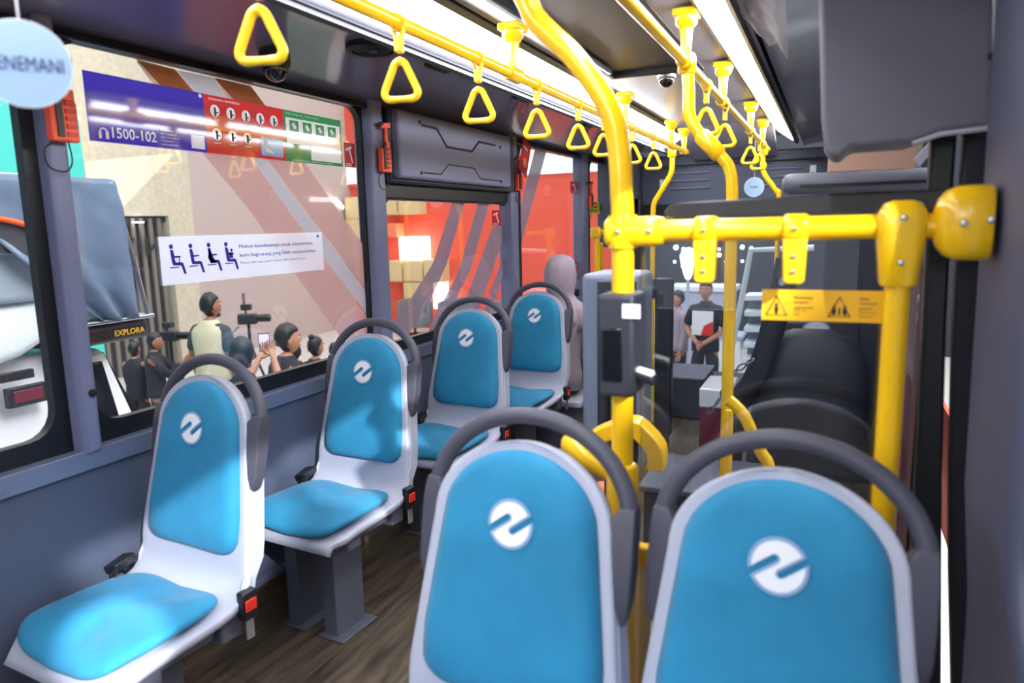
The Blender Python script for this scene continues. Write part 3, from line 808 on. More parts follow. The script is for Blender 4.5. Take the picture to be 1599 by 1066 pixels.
# tee clamp on the bent pole
tc_ = MB()
def soft(mb, x0, x1, c, hh, hd, axis='x'):
    lo = []
    for u, k in ((0, .8), (.04, .95), (.12, 1), (.85, 1), (.95, .92), (1, .82)):
        x = x0 + (x1 - x0) * u
        lo.append([(x, c[0] + hd * k * math.copysign(abs(math.cos(a)) ** .7, math.cos(a)), c[1] + hh * k * math.copysign(abs(math.sin(a)) ** .7, math.sin(a))) for a in [2 * math.pi * j / 24 for j in range(24)]])
    mb.loft(lo)
soft(tc_, -.030, .076, (0, 0), .027, .026)
tc_.lathe([(.026, -.03), (.0275, -.02), (.0275, .02), (.026, .03)], (0, 0, 0), 'z', 20)
tcl = tc_.build('tee_clamp', M['yellow'], hr, smooth=50)
screws(tcl, [(-.002, -.0285, 0), (.055, -.0268, 0)])
for px in (1103, 1243):
    x = P(px, 360, y=YP).x - AXx
    g_ = MB(); soft(g_, x - .020, x + .020, (0, 0), .0245, .0245)
    g_.prism([(x - .019, -.021, -.015), (x + .019, -.021, -.015), (x + .017, -.021, -.085), (x + .012, -.021, -.091), (x - .012, -.021, -.091), (x - .017, -.021, -.085)], (0, .03, 0))
    g_ = g_.build('glass_clip', M['yellow'], hr, smooth=40, bevel=.003)
    screws(g_, [(x, -.0255, .0), (x, -.022, -.045), (x, -.022, -.070)], r=.004)
# wall end fitting, a rounded half shell
ef = MB(); x0 = P(1455, 350, y=YP).x - AXx; x1 = P(1546, 350, y=YP).x - AXx
lo = []
for u, k in ((0, .12), (.03, .42), (.1, .66), (.22, .86), (.4, .98), (.6, 1), (.97, 1), (1, .97)):
    x = x0 + (x1 - x0) * u
    lo.append([(x, -.0 + .036 * k * math.copysign(abs(math.cos(a)) ** .65, math.cos(a)), .004 + .057 * k * math.copysign(abs(math.sin(a)) ** .65, math.sin(a))) for a in [2 * math.pi * j / 28 for j in range(28)]])
ef = ef.loft(lo).build('end_fitting', M['yellow'], hr, smooth=60)
screws(ef, [(x0 + .038, -.036, .004), (x0 + .072, -.037, .008)], r=.0058)
# lower fittings on the bent pole
lf = empty('lower_clamp', (AXx, YP, -.50)); tag(lf, 'bulky yellow clamp with a sideways arm, low on the bent pole', 'clamp')
c = MB(); c.lathe([(.026, -.09), (.031, -.075), (.031, .03), (.029, .04), (.0215, .045)], (0, 0, 0), 'z', 22)
c.build('clamp_body', M['yellow'], lf)
a0 = P(955, 738, y=YP) - lf.location; a1 = P(878, 700, y=YP) - lf.location
a0.y = .02; a1.y = .05
arm = MB().tube([a0 + (a0 - a1) * .12, a0, a0.lerp(a1, .5), a1, a1 + (a1 - a0) * .12], [.018, .028, .032, .028, .012], 18, squash=(.9, 1.1)).build('arm', M['yellow'], lf, smooth=60)
arc = empty('curved_guard', (AXx, 1.62, -.52)); tag(arc, 'flat yellow arched guard behind the bent pole near the floor', 'guard')
pts = [P(px, py, y=1.62) - arc.location for px, py in [(918, 700), (930, 683), (965, 668), (990, 664), (1005, 674), (1026, 700), (1026, 730)]]
sp = smooth_path(pts, 5); mb = MB(); lo = []
for i, p in enumerate(sp):
    tg = (sp[min(i + 1, len(sp) - 1)] - sp[max(i - 1, 0)]).normalized(); nn = Vector((-tg.z, 0, tg.x))
    lo.append([p + nn * .019 + UY * -.03, p + nn * .019 + UY * .03, p - nn * .019 + UY * .03, p - nn * .019 + UY * -.03])
mb.loft(lo).build('arch', M['yellow'], arc, bevel=.005, smooth=50)
MB().tube([pts[3] + Vector((.0, 0, -.02)), Vector((pts[3].x, 0, FLOOR + .52))], .012, 12).build('support', M['charcoal'], arc)
# low bracket and white strip between the two near seats
lb = empty('low_bracket', (-.326, 1.36, -.66)); tag(lb, 'small yellow bracket above a pale strip, seen between the two near seats', 'bracket')
MB().box(-.022, .022, -.015, .015, -.025, .015).build('bracket', M['yellow'], lb, bevel=.004)
MB().box(-.018, .022, -.004, .004, FLOOR + .66, -.026).build('pale_strip', M['cube'], lb)
MB().box(-.024, -.018, -.007, .007, FLOOR + .66, -.026).build('edge_strip', M['yellow'], lb)

# far bent poles
def clampset(par, c, base):
    m_ = MB().lathe([(.024, -.03), (.028, -.022), (.028, .018), (.022, .03)], Vector(c) - base, 'z', 18); m_.build('rail_clamp', M['yellow'], par)
yb = 2.35
pts = [Vector((RX_, yb, RZ_)), P(1076, 140, y=yb), P(1077, 178, y=yb), P(1090, 205, y=yb), P(1128, 246, y=yb), P(1141, 268, y=yb), P(1144, 310, y=yb)]
lastx = pts[-1].x; pts += [Vector((lastx, yb, -.2)), Vector((lastx, yb, -.8)), Vector((lastx, yb, FLOOR))]
t, b_ = pole('bent_pole', pts, .0185, 'yellow pole clamped to the right handrail, bending down behind the glass screen')
clampset(t, pts[0], b_)
q0, q1 = P(1092, 208, y=yb) - b_, P(1126, 244, y=yb) - b_
MB().tube([q0, q0.lerp(q1, .1), q0.lerp(q1, .9), q1], [.019, .026, .026, .019], 16).build('joint_sleeve', M['yellow'], t)
yb = 4.75
pts = [P(1050, 238, y=yb), P(1050, 262, y=yb), P(1046, 276, y=yb), P(1030, 303, y=yb), P(1022, 318, y=yb), P(1020, 345, y=yb)]
lx = pts[-1].x; pts += [Vector((lx, yb, -.5)), Vector((lx, yb, FLOOR))]
t, b_ = pole('bent_pole', pts, .0165, 'thin far yellow pole at the end of the left handrail, bending toward the windows')
clampset(t, pts[0], b_)
for py in (460, 478, 540):
    c = P(1020, py, y=yb) - b_
    MB().lathe([(.021, -.02), (.021, .02)], c, 'z', 14).tube([c, c + Vector((-.075, 0, 0))], .013, 10).build('side_clamp', M['yellow'], t)
pts = [P(1193, 235, y=5.2), P(1191, 258, y=5.2), P(1196, 275, y=5.2), P(1213, 300, y=5.2), P(1216, 330, y=5.2)]
pts += [Vector((pts[-1].x, 5.2, FLOOR))]
t, b_ = pole('bent_pole', pts, .0165, 'thin far yellow pole at the end of the right handrail, beside the small blue disc')
clampset(t, pts[0], b_)

# ================================================================== GLASS SCREEN
gs = empty('glass_screen', (-.06, 1.345, FLOOR)); tag(gs, 'clear glass screen with a thick black top bar, hung under the horizontal yellow rail', 'screen')
def rel(v, o): return Vector(v) - o.location
xg0, xg1 = -.325, .135
MB().box(xg0 + .06, xg1 + .06, -.003, .003, FLOOR * -1 - 1.0, FLOOR * -1 + .01).build('glass_pane', M['glass2'], gs)
tb = MB(); zt0, zt1 = -FLOOR - .002, -FLOOR + .034
sh = [(xg0 + .06 + .045, zt0), (xg0 + .06 + .04, zt0 + .018), (xg0 + .06 + .052, zt0 + .032), (xg0 + .06 + .07, zt1), (xg1 + .10, zt1 + .008), (xg1 + .10, zt0)]
tb.prism([(x, -.0, z) for x, z in sh], (0, .02, 0)); tb.build('top_bar', M['black'], gs, bevel=.003)

# yellow warning sticker on the glass
sx0, sx1 = P(1190, 476, y=1.34).x, P(1386, 476, y=1.34).x; sz1, sz0 = P(1290, 453, y=1.34).z, P(1290, 502, y=1.34).z
ys_ = 1.3412
ws = empty('warning_sticker', (sx0, ys_, sz0)); tag(ws, 'yellow warning sticker with two black triangles on the glass screen', 'sticker')
sw, shh = sx1 - sx0, sz1 - sz0
MB().box(0, sw, -.0006, 0, 0, shh).build('backing', M['sticker_yellow'], ws)
def tri_out(cx, cz, w_, h_, d, parent, mt):
    a, b, c = Vector((cx - w_ / 2, d, cz)), Vector((cx + w_ / 2, d, cz)), Vector((cx, d, cz + h_))
    m_ = MB()
    m_.tube([a, b, c], .0016, 6, closed=True)
    return m_.build('triangle', mt, parent)
def stickman(mb, cx, cz, h_, fat, d):
    mb.prism([(cx + h_ * .13 * math.cos(k * .5236), d, cz + h_ * .87 + h_ * .13 * math.sin(k * .5236)) for k in range(12)], (0, -.0006, 0))
    f = fat
    mb.prism([(cx - f, d, cz + h_ * .35), (cx - f, d, cz + h_ * .7), (cx + f, d, cz + h_ * .7), (cx + f, d, cz + h_ * .35), (cx + f * .6, d, cz), (cx - f * .6, d, cz)], (0, -.0006, 0))
for cx, kind in ((.125, 0), (.635, 1)):
    X = cx * sw
    tri_out(X, shh * .17, .034, shh * .62, -.0008, ws, M['inkblack'])
    m_ = MB()
    if kind == 0: stickman(m_, X, shh * .2, .020, .0028, -.0008)
    else:
        for dx, hh_, ft in ((-.0085, .017, .0034), (0, .013, .0018), (.0085, .017, .0034)): stickman(m_, X + dx, shh * .21, hh_, ft, -.0008)
    m_.build('pictogram', M['inkblack'], ws)
for cx, lines in ((.27, ['Perhatikan', 'langkah', 'saat turun!', 'Watch your', 'step']), (.79, ['Awas', 'terjepit', 'pintu!', 'Watch out for', 'the doors!'])):
    zz = shh * .80
    for i, l in enumerate(lines):
        hh_ = .0052 if i < 3 else .0036
        lettering(l, ws, Vector((sx0 + cx * sw, ys_ - .0008, sz0 + zz - hh_)), UX, UZ, min(.030, .0034 * len(l) * (1 if i < 3 else .62)), hh_, M['inkblack'], depth=.0002, bold=.01 if i < 3 else 0)
        zz -= .0086 if i < 2 else .0066
# small dark button box on the glass above the sticker
t = empty('stop_button', P(1222, 438, y=1.348)); tag(t, 'small dark square plate with a grey figure, above the yellow warning sticker', 'plate')
MB().box(-.011, .011, -.004, .004, -.011, .011).build('plate', M['charcoal'], t, bevel=.002)
MB().lathe([(.004, -.0042), (.004, -.006)], (0, 0, .003), 'y', 12).lathe([(.005, -.0042), (.005, -.006)], (0, 0, -.0035), 'y', 12).build('figure', M['frame'], t)

# ================================================================== TOP RIGHT BULKHEAD BOX
bk = empty('bulkhead_box', (.09, 1.46, .11)); tag(bk, 'big plain grey bulkhead box hanging from the ceiling at the top right', 'panel')
yf = 1.42
pp = [P(px, py, y=yf) for px, py in [(1279, -60), (1281, 60), (1283, 185), (1287, 228), (1297, 243), (1312, 246), (1330, 229), (1425, 222), (1470, 206), (1552, 196), (1556, -60)]]
for p in pp: p.z = min(p.z, .63)
MB().prism([p - bk.location for p in pp], (0, .16, 0)).build('panel', M['box_panel'], bk, bevel=.008, seg=3, smooth=50)
edge = [P(px, py, y=yf) - bk.location for px, py in [(1425, 224), (1470, 209), (1552, 199)]]
MB().tube(edge, .004, 8).build('lower_trim', M['shell'], bk)
c = P(1548, 88, y=yf - .001) - bk.location
MB().lathe([(.006, 0), (.006, -.003), (.003, -.004)], c, 'y', 12).build('screw', M['black'], bk)
cb = empty('tan_board', P(1360, 246, y=1.9)); tag(cb, 'tan board showing in the gap under the grey bulkhead box', 'board')
MB().box(-.09, .09, -.01, .01, -.03, .46).build('board', M['peach'], cb, bevel=.003)
MB().obox((.115, 0, .01), (.022, 0, .028), (0, .012, 0), (.007, 0, -.007)).build('end_strip', M['shell'], cb, bevel=.002)

# ================================================================== BLACK DOOR POST, STRIPS, OUTSIDE PANELS ON THE RIGHT
dp = MB(); lo = []
for z, xa, xb in [(FLOOR, .185, .262), (-1.0, .18, .243), (-.5, .168, .213), (-.2, .163, .201), (.05, .157, .196), (.3, .157, .196)]:
    lo.append([(xa, 1.52, z), (xb, 1.52, z), (xb, 1.56, z), (xa, 1.56, z)])
dp.loft(lo); st(dp, 'door_2', M['black'], bevel=.006)
dp = MB(); lo = []
for z, xa, xb in [(FLOOR, .285, .34), (-1.0, .262, .31), (-.68, .236, .29), (-.5, .2245, .285), (-.2, .211, .27), (.05, .206, .26), (.3, .206, .26)]:
    lo.append([(xa, 1.51, z), (xb, 1.51, z), (xb, 1.55, z), (xa, 1.55, z)])
dp.loft(lo); st(dp, 'door_3', M['black'], bevel=.004)
rb = empty('door_leaf_panel', (.19, 2.3, FLOOR)); tag(rb, 'narrow dark reddish brown upright panel right of the straight yellow pole, behind the glass', 'panel')
MB().box(-.005, .055, -.01, .01, .3, 1.27).build('panel', M['rose_brown'], rb, bevel=.004)
MB().box(.024, .030, -.016, -.010, .3, 1.27).build('rib', M['maroon'], rb)
MB().box(-.02, -.005, -.02, .02, 0, 1.3).build('post', M['black'], rb, bevel=.003)
MB().box(.055, .10, -.02, .02, 0, 1.3).build('post', M['black'], rb, bevel=.003)
ob = empty('outdoor_banner', (.6, 2.6, GROUND)); tag(ob, 'red panel over a white base outside, glimpsed through the slit of the right door', 'banner')
zw_ = P(1472, 822, x=.6).z - GROUND; zr_ = P(1480, 640, x=.6).z - GROUND
MB().box(-.01, .01, -.2, 3.4, zw_, zr_).build('red_panel', M['redwall'], ob)
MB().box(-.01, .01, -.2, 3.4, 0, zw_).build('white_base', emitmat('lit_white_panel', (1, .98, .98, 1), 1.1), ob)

# ================================================================== FRONT OF THE BUS
YH = 6.0
hd = MB(); hd.box(-1.46, -.02, YH - .0, YH + .25, .13, .50); hd.box(-1.46, -.02, YH - .05, YH, .44, .52)
o = st(hd, 'wall_front_header', M['wall'], bevel=.01)
lv = MB()
for x0, x1 in ((-1.22, -.90), (-.56, -.22)):
    for z in (.39, .33, .27): lv.box(x0, x1, YH - .018, YH, z - .016, z)
lv.build('louvre', M['pillar'], o, bevel=.006)
g_ = MB(); g_.box(-1.40, -.06, YH - .006, YH + .002, .418, .424); g_.box(-.715, -.709, YH - .006, YH, .14, .42); g_.build('groove', M['black'], o)
st(MB().box(-1.46, .30, YH, YH + .1, -.02, .14), 'wall_front_band', M['black'])
hs = MB(); hs.box(-1.80, -1.46, 5.9, 6.1, -.2, .55); st(hs, 'wall_front_left', M['wall'])
st(MB().box(-1.52, -1.44, 5.9, 6.05, FLOOR, .2), 'trim_10', M['charcoal'], bevel=.01)
st(MB().box(-1.8, .3, YH + .12, YH + .18, FLOOR - .2, -1.34), 'wall_front', M['charcoal'])
wsn = MB().box(-1.44, .27, YH + .10, YH + .108, -1.34, -.02).build('window_6', M['glass']); wsn['kind'] = 'structure'
# small white labels on the header
for px, py, lab in ((1035, 289, 'small white label at the left end of the grey front header, behind a thin pole'), (1270, 267, 'small white label at the right end of the grey front header')):
    t = empty('label_plate', P(px, py, y=YH - .004)); tag(t, lab, 'label')
    MB().box(-.022, .022, -.004, 0, -.045, .045).build('plate', M['white'], t)
    MB().box(-.010, .010, -.006, -.004, -.03, -.008).build('mark', M['inkblack'], t)
# right side partition: driver's bulkhead with driver seat
st(MB().box(-.03, .30, 3.95, 4.0, FLOOR, .30), 'partition', M['darkgreen'], bevel=.01)
ds = empty('driver_seat', (-.06, 3.3, FLOOR)); tag(ds, 'large black driver seat with rounded back, seen darkly through the glass screen', 'seat')
lo = []
for z, hw, d in ((.30, .22, .07), (.5, .24, .08), (.7, .235, .08), (.78, .21, .075), (.84, .16, .06), (.875, .08, .03)):
    lo.append([(hw * math.copysign(abs(math.cos(a)) ** .5, math.cos(a)), .05 * (z) + d * math.copysign(abs(math.sin(a)) ** .5, math.sin(a)), z) for a in [2 * math.pi * k / 24 for k in range(24)]])
MB().loft(lo).build('backrest', M['charcoal'], ds, smooth=60)
MB().box(-.25, .25, -.05, .45, .22, .34).build('cushion', M['charcoal'], ds, bevel=.04)
MB().lathe([(.16, 0), (.16, .03), (.06, .06), (.06, .22)], (0, .2, 0), 'z', 20).build('pedestal', M['black'], ds)
eb = empty('seat_reflection_board', (P(1275, 522, y=3.93).x, 3.94, P(1275, 522, y=3.93).z)); tag(eb, 'dark maroon board standing in for a reflected seat and its emblem, below the yellow sticker', 'board')  # board and emblem added in place of the seat's reflection in the screen
MB().box(-.20, .20, -.01, .008, -.13, .06).build('board', mat('dark_reflection_board', srgb(44, 24, 32), .6), eb, bevel=.02)
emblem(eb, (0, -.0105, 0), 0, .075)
db = empty('dashboard', (-.36, 5.5, FLOOR)); tag(db, 'black dashboard below the windscreen', 'dashboard')
MB().prism([(-.05, 0, 0), (-.05, 0, .5), (-.05, .12, .62), (-.05, .5, .60), (-.05, .5, 0)], (.60, 0, 0)).build('body', M['charcoal'], db, bevel=.03, seg=3)
MB().tube([(.36 + .19 * math.cos(a * math.pi / 16), -.25 + .10 * math.sin(a * math.pi / 16), .62 + .15 * math.sin(a * math.pi / 16)) for a in range(32)], .013, 10, closed=True).build('steering_wheel', M['black'], db)
cbr = empty('cross_beam', (.08, 2.3, P(1350, 283, y=2.3).z)); tag(cbr, 'thick grey horizontal beam with a rounded left end, just under the tan board', 'beam')
xl_ = P(1222, 283, y=2.3).x - .08
MB().tube([(xl_, 0, 0), (xl_ + .006, 0, 0), (xl_ + .02, 0, 0), (.20, 0, 0)], [.012, .024, .030, .030], 18).build('beam_body', M['frame'], cbr, smooth=50)
MB().box(xl_ + .05, .20, -.034, -.028, -.012, -.004).build('seam', M['black'], cbr)
a_ = P(1032, 590, y=4.9); b_2 = P(1098, 590, y=4.9)
lkr = empty('dark_floor_block', ((a_.x + b_2.x) / 2, 4.9, FLOOR)); tag(lkr, 'added low black locker on the bus floor below the man in the printed t-shirt', 'block')  # dark block added to make the front floor look dark
MB().box(a_.x - lkr.location.x, b_2.x - lkr.location.x, 0, .5, 0, a_.z - FLOOR if a_.z > FLOOR + .05 else .12).build('body', M['charcoal'], lkr, bevel=.01)
MB().box(a_.x - lkr.location.x - .01, b_2.x - lkr.location.x + .01, -.01, .5, a_.z - FLOOR if a_.z > FLOOR + .05 else .12, (a_.z - FLOOR if a_.z > FLOOR + .05 else .12) + .015).build('lid', M['frame'], lkr, bevel=.003)
# black diagonal arm with hanging chain and curved yellow bar
ba = empty('black_stay', P(1170, 560, y=3.2)); tag(ba, 'black slanting stay beside the driver seat', 'stay')
q0 = P(1232, 405, y=3.2) - ba.location; q1 = P(1150, 640, y=3.2) - ba.location
MB().tube(smooth_path([q0, P(1205, 520, y=3.2) - ba.location, P(1180, 590, y=3.2) - ba.location, q1, Vector((q1.x - .02, 0, q1.z - .25))], 5), [.05] * 21, 12, squash=(.5, 1)).build('arm', M['black'], ba, smooth=60)
ch = empty('chain', P(1140, 600, y=2.6)); tag(ch, 'hanging chain beside the curved yellow bar, behind the glass screen', 'chain')
path = smooth_path([P(px, py, y=2.6) - ch.location for px, py in [(1178, 560), (1155, 575), (1136, 592), (1132, 612), (1120, 628), (1108, 643), (1097, 650)]], 4)
pl_, last = [], None
m_ = MB(); i = 0
acc = 0; prev = path[0]
dens = []
for a, b in zip(path, path[1:]):
    L = (b - a).length; k = max(1, int(L / .006))
    dens += [a.lerp(b, j / k) for j in range(k)]
step = 4
for j in range(0, len(dens) - step, step):
    a, b = dens[j], dens[j + step]; tg = (b - a).normalized(); c = (a + b) / 2
    s_ = tg.cross(UY if (j // step) % 2 else (UY * .3 + UX).normalized()).normalized()
    m_.tube([c + tg * .0175 * math.cos(q) + s_ * .0085 * math.sin(q) for q in [2 * math.pi * k / 12 for k in range(12)]], .003, 6, closed=True)
m_.build('links', M['frame'], ch, smooth=180)
cy = empty('curved_grab_bar', (P(1150, 640, y=2.0).x, 2.0, FLOOR)); tag(cy, 'yellow curved grab bar rising behind the right near seat', 'grab bar')
pts = [P(px, py, y=2.0) - cy.location for px, py in [(1138, 624), (1148, 632), (1163, 650), (1176, 678), (1190, 708), (1202, 735)]]
e_ = pts[-1]; pts += [Vector((e_.x + .02, 0, e_.z - .2)), Vector((e_.x + .02, 0, 0))]
MB().tube(smooth_path(pts, 5), .0165, 16).build('tube', M['yellow'], cy, smooth=60)
yp = empty('short_yellow_post', (P(1138, 700, y=2.05).x, 2.05, FLOOR)); tag(yp, 'thin short yellow post under the chain, beside the curved grab bar', 'post')
MB().tube([(0, 0, 0), (0, 0, P(1138, 640, y=2.05).z - FLOOR)], .011, 12).build('tube', M['yellow'], yp)
fy = empty('slim_yellow_post', (P(1140, 400, y=4.4).x, 4.4, FLOOR)); tag(fy, 'slim yellow post near the windscreen, right of the man in the printed black t-shirt', 'post')
MB().tube([(0, 0, 0), (0, 0, P(1140, 388, y=4.4).z - FLOOR)], .016, 12).build('tube', M['yellow'], fy)

fu = empty('upright_pole', (-1.592, 5.2, FLOOR)); tag(fu, 'small far yellow upright with a tee fitting, right of the mauve headscarf', 'pole')
MB().tube([(0, 0, 0), (0, 0, 1.30)], .021, 12).build('tube', M['yellow'], fu); MB().box(-.05, .03, -.03, .03, 1.235, 1.325).build('tee_fitting', M['yellow'], fu, bevel=.02, seg=3)
MB().tube([(.02, 0, 1.285), (.18, 0, 1.285)], .018, 12).build('side_rail', M['yellow'], fu); MB().tube([(-.02, .3, .0), (-.05, .3, .75), (.0, .1, 1.2)], .014, 10).build('brace', M['yellow'], fu)
# ticket reader on the bent pole
tr = empty('ticket_reader', (AXx, YP - .0, -.22)); tag(tr, 'black ticket reader with a small white label, mounted on the bent pole', 'ticket reader')
c0 = P(945, 455, y=YP); c1 = P(1001, 612, y=YP)
MB().box(c0.x - AXx, c1.x - AXx, -.055, .04, c1.z + .22, c0.z + .22).build('body', M['charcoal'], tr, bevel=.008, seg=3)
MB().box(c0.x - AXx + .012, c1.x - AXx - .02, -.060, -.054, c1.z + .22 + .03, c0.z + .22 - .06).build('screen_face', M['blackgloss'], tr, bevel=.003)
p = P(986, 486, y=YP - .058); 
lbp = MB().box(-.016, .016, -.0025, 0, -.0125, .0125).build('label_plate', M['white'], tr, loc=(p.x - AXx, -.056, p.z + .22))
lettering('TAP ON', lbp, Vector((p.x - .011, YP - .0592, p.z - .003)), UX, UZ, .022, .006, M['softtext'], depth=.0002) if False else None
MB().obox((c1.x - AXx + .012, -.02, c1.z + .22 + .035), (.02, 0, -.006), (0, .02, 0), (0, 0, .008)).build('paper_slot', M['black'], tr, bevel=.003)
MB().obox((c1.x - AXx + .012, -.022, c1.z + .22 + .045), (.016, 0, -.004), (0, .012, 0), (0, 0, .003)).build('ticket', M['white'], tr)
for zz in (-.02, .05): MB().lathe([(.026, -.012), (.026, .012)], (0, 0.0, zz), 'z', 16).build('bracket', M['black'], tr)
# grey cabinet behind
cbx = empty('cabinet', (-.60, 2.16, FLOOR)); tag(cbx, 'grey-blue upright cabinet with a dark recessed face, behind the bent pole', 'cabinet')
xa, xb = -.115, .065; z1 = 1.35 - .155; 
bd = MB(); bd.box(xa, xb, 0, .22, 0.55, z1); bd.build('body', M['ticket_grey'], cbx, bevel=.018, seg=3)
MB().box(xa + .055, xb - .001, -.012, .004, .62, z1 - .02).build('recess', M['charcoal'], cbx, bevel=.006)
rr = MB(); rr.box(xa + .085, xa + .095, -.02, -.01, .7, z1 - .05); rr.box(xa + .12, xa + .128, -.02, -.01, .7, z1 - .05); rr.build('rib', M['black'], cbx, bevel=.002)
MB().box(xa + .065, xb - .03, -.03, -.01, .83, .87).build('latch', M['black'], cbx, bevel=.004)
MB().ball((xa + .075, -.032, .875), .007).build('knob', M['steel'], cbx)
MB().box(-.06, .03, .06, .16, 0, .56).build('stand', M['black'], cbx, bevel=.006)
bp = empty('black_post_panel', (-.735, 3.5, FLOOR)); tag(bp, 'tall narrow black panel right of a thin yellow pole, behind the horizontal rail', 'panel')
MB().box(-.04, .045, -.02, .03, .30, 1.35 - .27).build('panel', M['black'], bp, bevel=.008)
MB().box(-.30, -.045, -.005, .02, .98, 1.35 - .275).build('cross_piece', M['charcoal'], bp, bevel=.005)
MB().box(-.03, .03, -.01, .02, 0, .32).build('foot', M['black'], bp)
lk = empty('low_counter', (-.52, 2.70, FLOOR)); tag(lk, 'low dark grey counter with a pale edge, right of the arched yellow guard', 'counter')
MB().box(-.12, .36, 0, .42, 0, .30).build('body', M['charcoal'], lk, bevel=.01)
MB().box(-.14, .37, -.02, .42, .30, .325).build('pale_edge', M['frame'], lk, bevel=.006)
# green-yellow safety sign further on
sg = empty('floor_sign', P(998, 610, y=4.2)); tag(sg, 'tilted yellow sign board with slanted black lettering, low beside the thin far pole', 'sign')
MB().obox((0, 0, 0), (.11, 0, .03), (0, .004, 0), (-.01, 0, .085)).build('board', M['lime'], sg)
lettering('AWAS', sg, sg.location + Vector((-.08, -.006, -.03)), Vector((.9, 0, .55)), UZ, .12, .05, M['inkblack'], depth=.0005)
kp = empty('kerb_crate', (-1.05, 3.3, FLOOR)); tag(kp, 'pale crumpled bag on the floor behind the arched guard', 'bag')
lo = []
rr_ = random.Random(3)
for z, k in ((0, .8), (.05, 1), (.14, .95), (.2, .7), (.24, .3)):
    lo.append([(.10 * k * math.cos(a) * (1 + rr_.uniform(-.1, .1)), .08 * k * math.sin(a) * (1 + rr_.uniform(-.1, .1)), z) for a in [2 * math.pi * j / 14 for j in range(14)]])
MB().loft(lo).build('body', M['cubepeach'], kp, sub=1, smooth=180); kp.name = 'crumpled_bag'; kp.location = (-.86, 2.9, FLOOR)

# ================================================================== HAMMERS, LEAFLET, ROUND CARDS
def hammer(px, py, lab, size=1.0, s=None):
    c = P(px, py, x=XL + .03); t = empty('emergency_hammer', c); tag(t, lab, 'hammer', 'red emergency hammers on the pillars')
    h = MB(); h.box(0, .022, -.034, .036, -.095, .0); h.box(.0, .018, .008, .036, -.0, .03)
    hb = h.build('holder', M['orange_red'], t, bevel=.004)
    MB().box(.02, .026, -.020, -.004, -.085, .01).build('slot', M['black'], hb)
    for k in range(5): MB().box(.021, .025, .004, .030, -.082 + k * .018, -.072 + k * .018).build('rib', M['red'], hb)
    MB().box(.004, .016, .008, .026, -.01, .088).build('hammer_shaft', M['orange_red'], t, bevel=.004)
    MB().obox((.010, .010, .092), (.010, 0, 0), (0, .032, .004), (0, 0, .011)).build('hammer_head', M['orange_red'], t, bevel=.004)
    MB().lathe([(.004, -.045), (.011, -.03), (.011, -.02)], (.010, .010, .094), 'y', 12).build('tip', M['black'], t)
    lp = smooth_path([(.01, -.015, -.095), (.012, -.05, -.115), (.012, -.045, -.155), (.012, -.005, -.165), (.012, .015, -.14), (.01, .012, -.095)], 5)
    MB().tube(lp, .0022, 6).build('cable', M['black'], t, smooth=180)
    return t
hammer(88, 158, 'orange-red emergency hammer on the first pillar, partly behind the large round card')
hammer(597, 232, 'orange-red emergency hammer on the pillar left of the grey panel')
hammer(808, 272, 'orange-red emergency hammer below the red leaflet, right end of the grey panel')
hammer(921, 305, 'small red emergency hammer on the farthest pillar')
c = P(820, 245, x=XL + .05); t = empty('red_leaflet', c); tag(t, 'red leaflet with a food picture tucked behind a hammer on the pillar', 'leaflet')
a_ = math.radians(-25); U = Vector((0, math.cos(a_), math.sin(a_))); V = Vector((0, -math.sin(a_), math.cos(a_)))
MB().obox((0, 0, 0), Vector((.002, 0, 0)), U * .062, V * .105).build('sheet', M['pictored'], t)
MB().lathe([(.03, 0), (.03, .003)], (.001, -.01, -.035), 'x', 14).build('picture', M['cubepeach'], t)
MB().obox((.002, .01, .05), Vector((.001, 0, 0)), U * .03, V * .006).build('print', M['white'], t)

def card(px, py, y, R, txt, wtxt, htxt, lab, yaw=0):
    c = P(px, py, y=y); t = empty('round_card', c); tag(t, lab, 'card')
    MB().lathe([(R, -.001), (R, .001)], (0, 0, 0), 'y', 48).build('card', M['disc'], t, smooth=30)
    MB().tube([(R * math.cos(a * math.pi / 24), 0, R * math.sin(a * math.pi / 24)) for a in range(48)], R * .022, 6, closed=True).build('rim', M['white'], t)
    MB().tube([(0, 0, R), (0, 0, .63 - c.z)], .0012, 5).build('string', M['white'], t)
    lettering(txt, t, c + Vector((-wtxt / 2, -.0018, -htxt * .5)), UX, UZ, wtxt, htxt, M['navy'], depth=.0004)
    t.rotation_euler.z = yaw
    return t
YC = .62
cc = P(38, 100, y=YC); R_ = 65 * cc.dot(fwd) / FPX
card(38, 100, YC, R_, 'MENEMANI', 1.62 * R_, .33 * R_, 'large pale blue round card with dark capital letters, hanging at the top left corner', math.atan2(-cc.x, cc.y))
YC = 5.4
card(1178, 292, YC, .066, 'TEMBUS', .06, .016, 'small pale blue round card hanging in front of the grey header')

# ================================================================== GREY MOULDED PANEL ABOVE WINDOW 3
gp = empty('overhead_locker', (XL + .02, 3.31, .30)); tag(gp, 'grey moulded panel with angular grooves above the third window', 'panel')
yA, yB, zA, zB = P(606, 240, x=XL + .02).y, P(801, 250, x=XL + .02).y, .19, .50
pa_, pb_ = P(625, 240, x=XL + .065).y, P(798, 250, x=XL + .065).y
MB().box(-.05, .012, yA - 3.31, yB - 3.31, zA - .30, zB - .30).build('backing', M['charcoal'], gp, bevel=.01)
MB().box(.0, .045, pa_ - 3.31, pb_ - 3.31, zA - .30 + .02, zB - .31).build('front_panel', M['pillar'], gp, bevel=.012, seg=3)
gpc = (pa_ + pb_) / 2 - 3.31
def groove(pts, r):
    MB().tube([(.045, y * .93 + gpc, z) for y, z in pts], r, 8).build('groove', M['charcoal'], gp)
groove([(-.42, .145), (-.28, .145), (-.18, .07), (.10, .07), (.19, .125), (.40, .125)], .006)
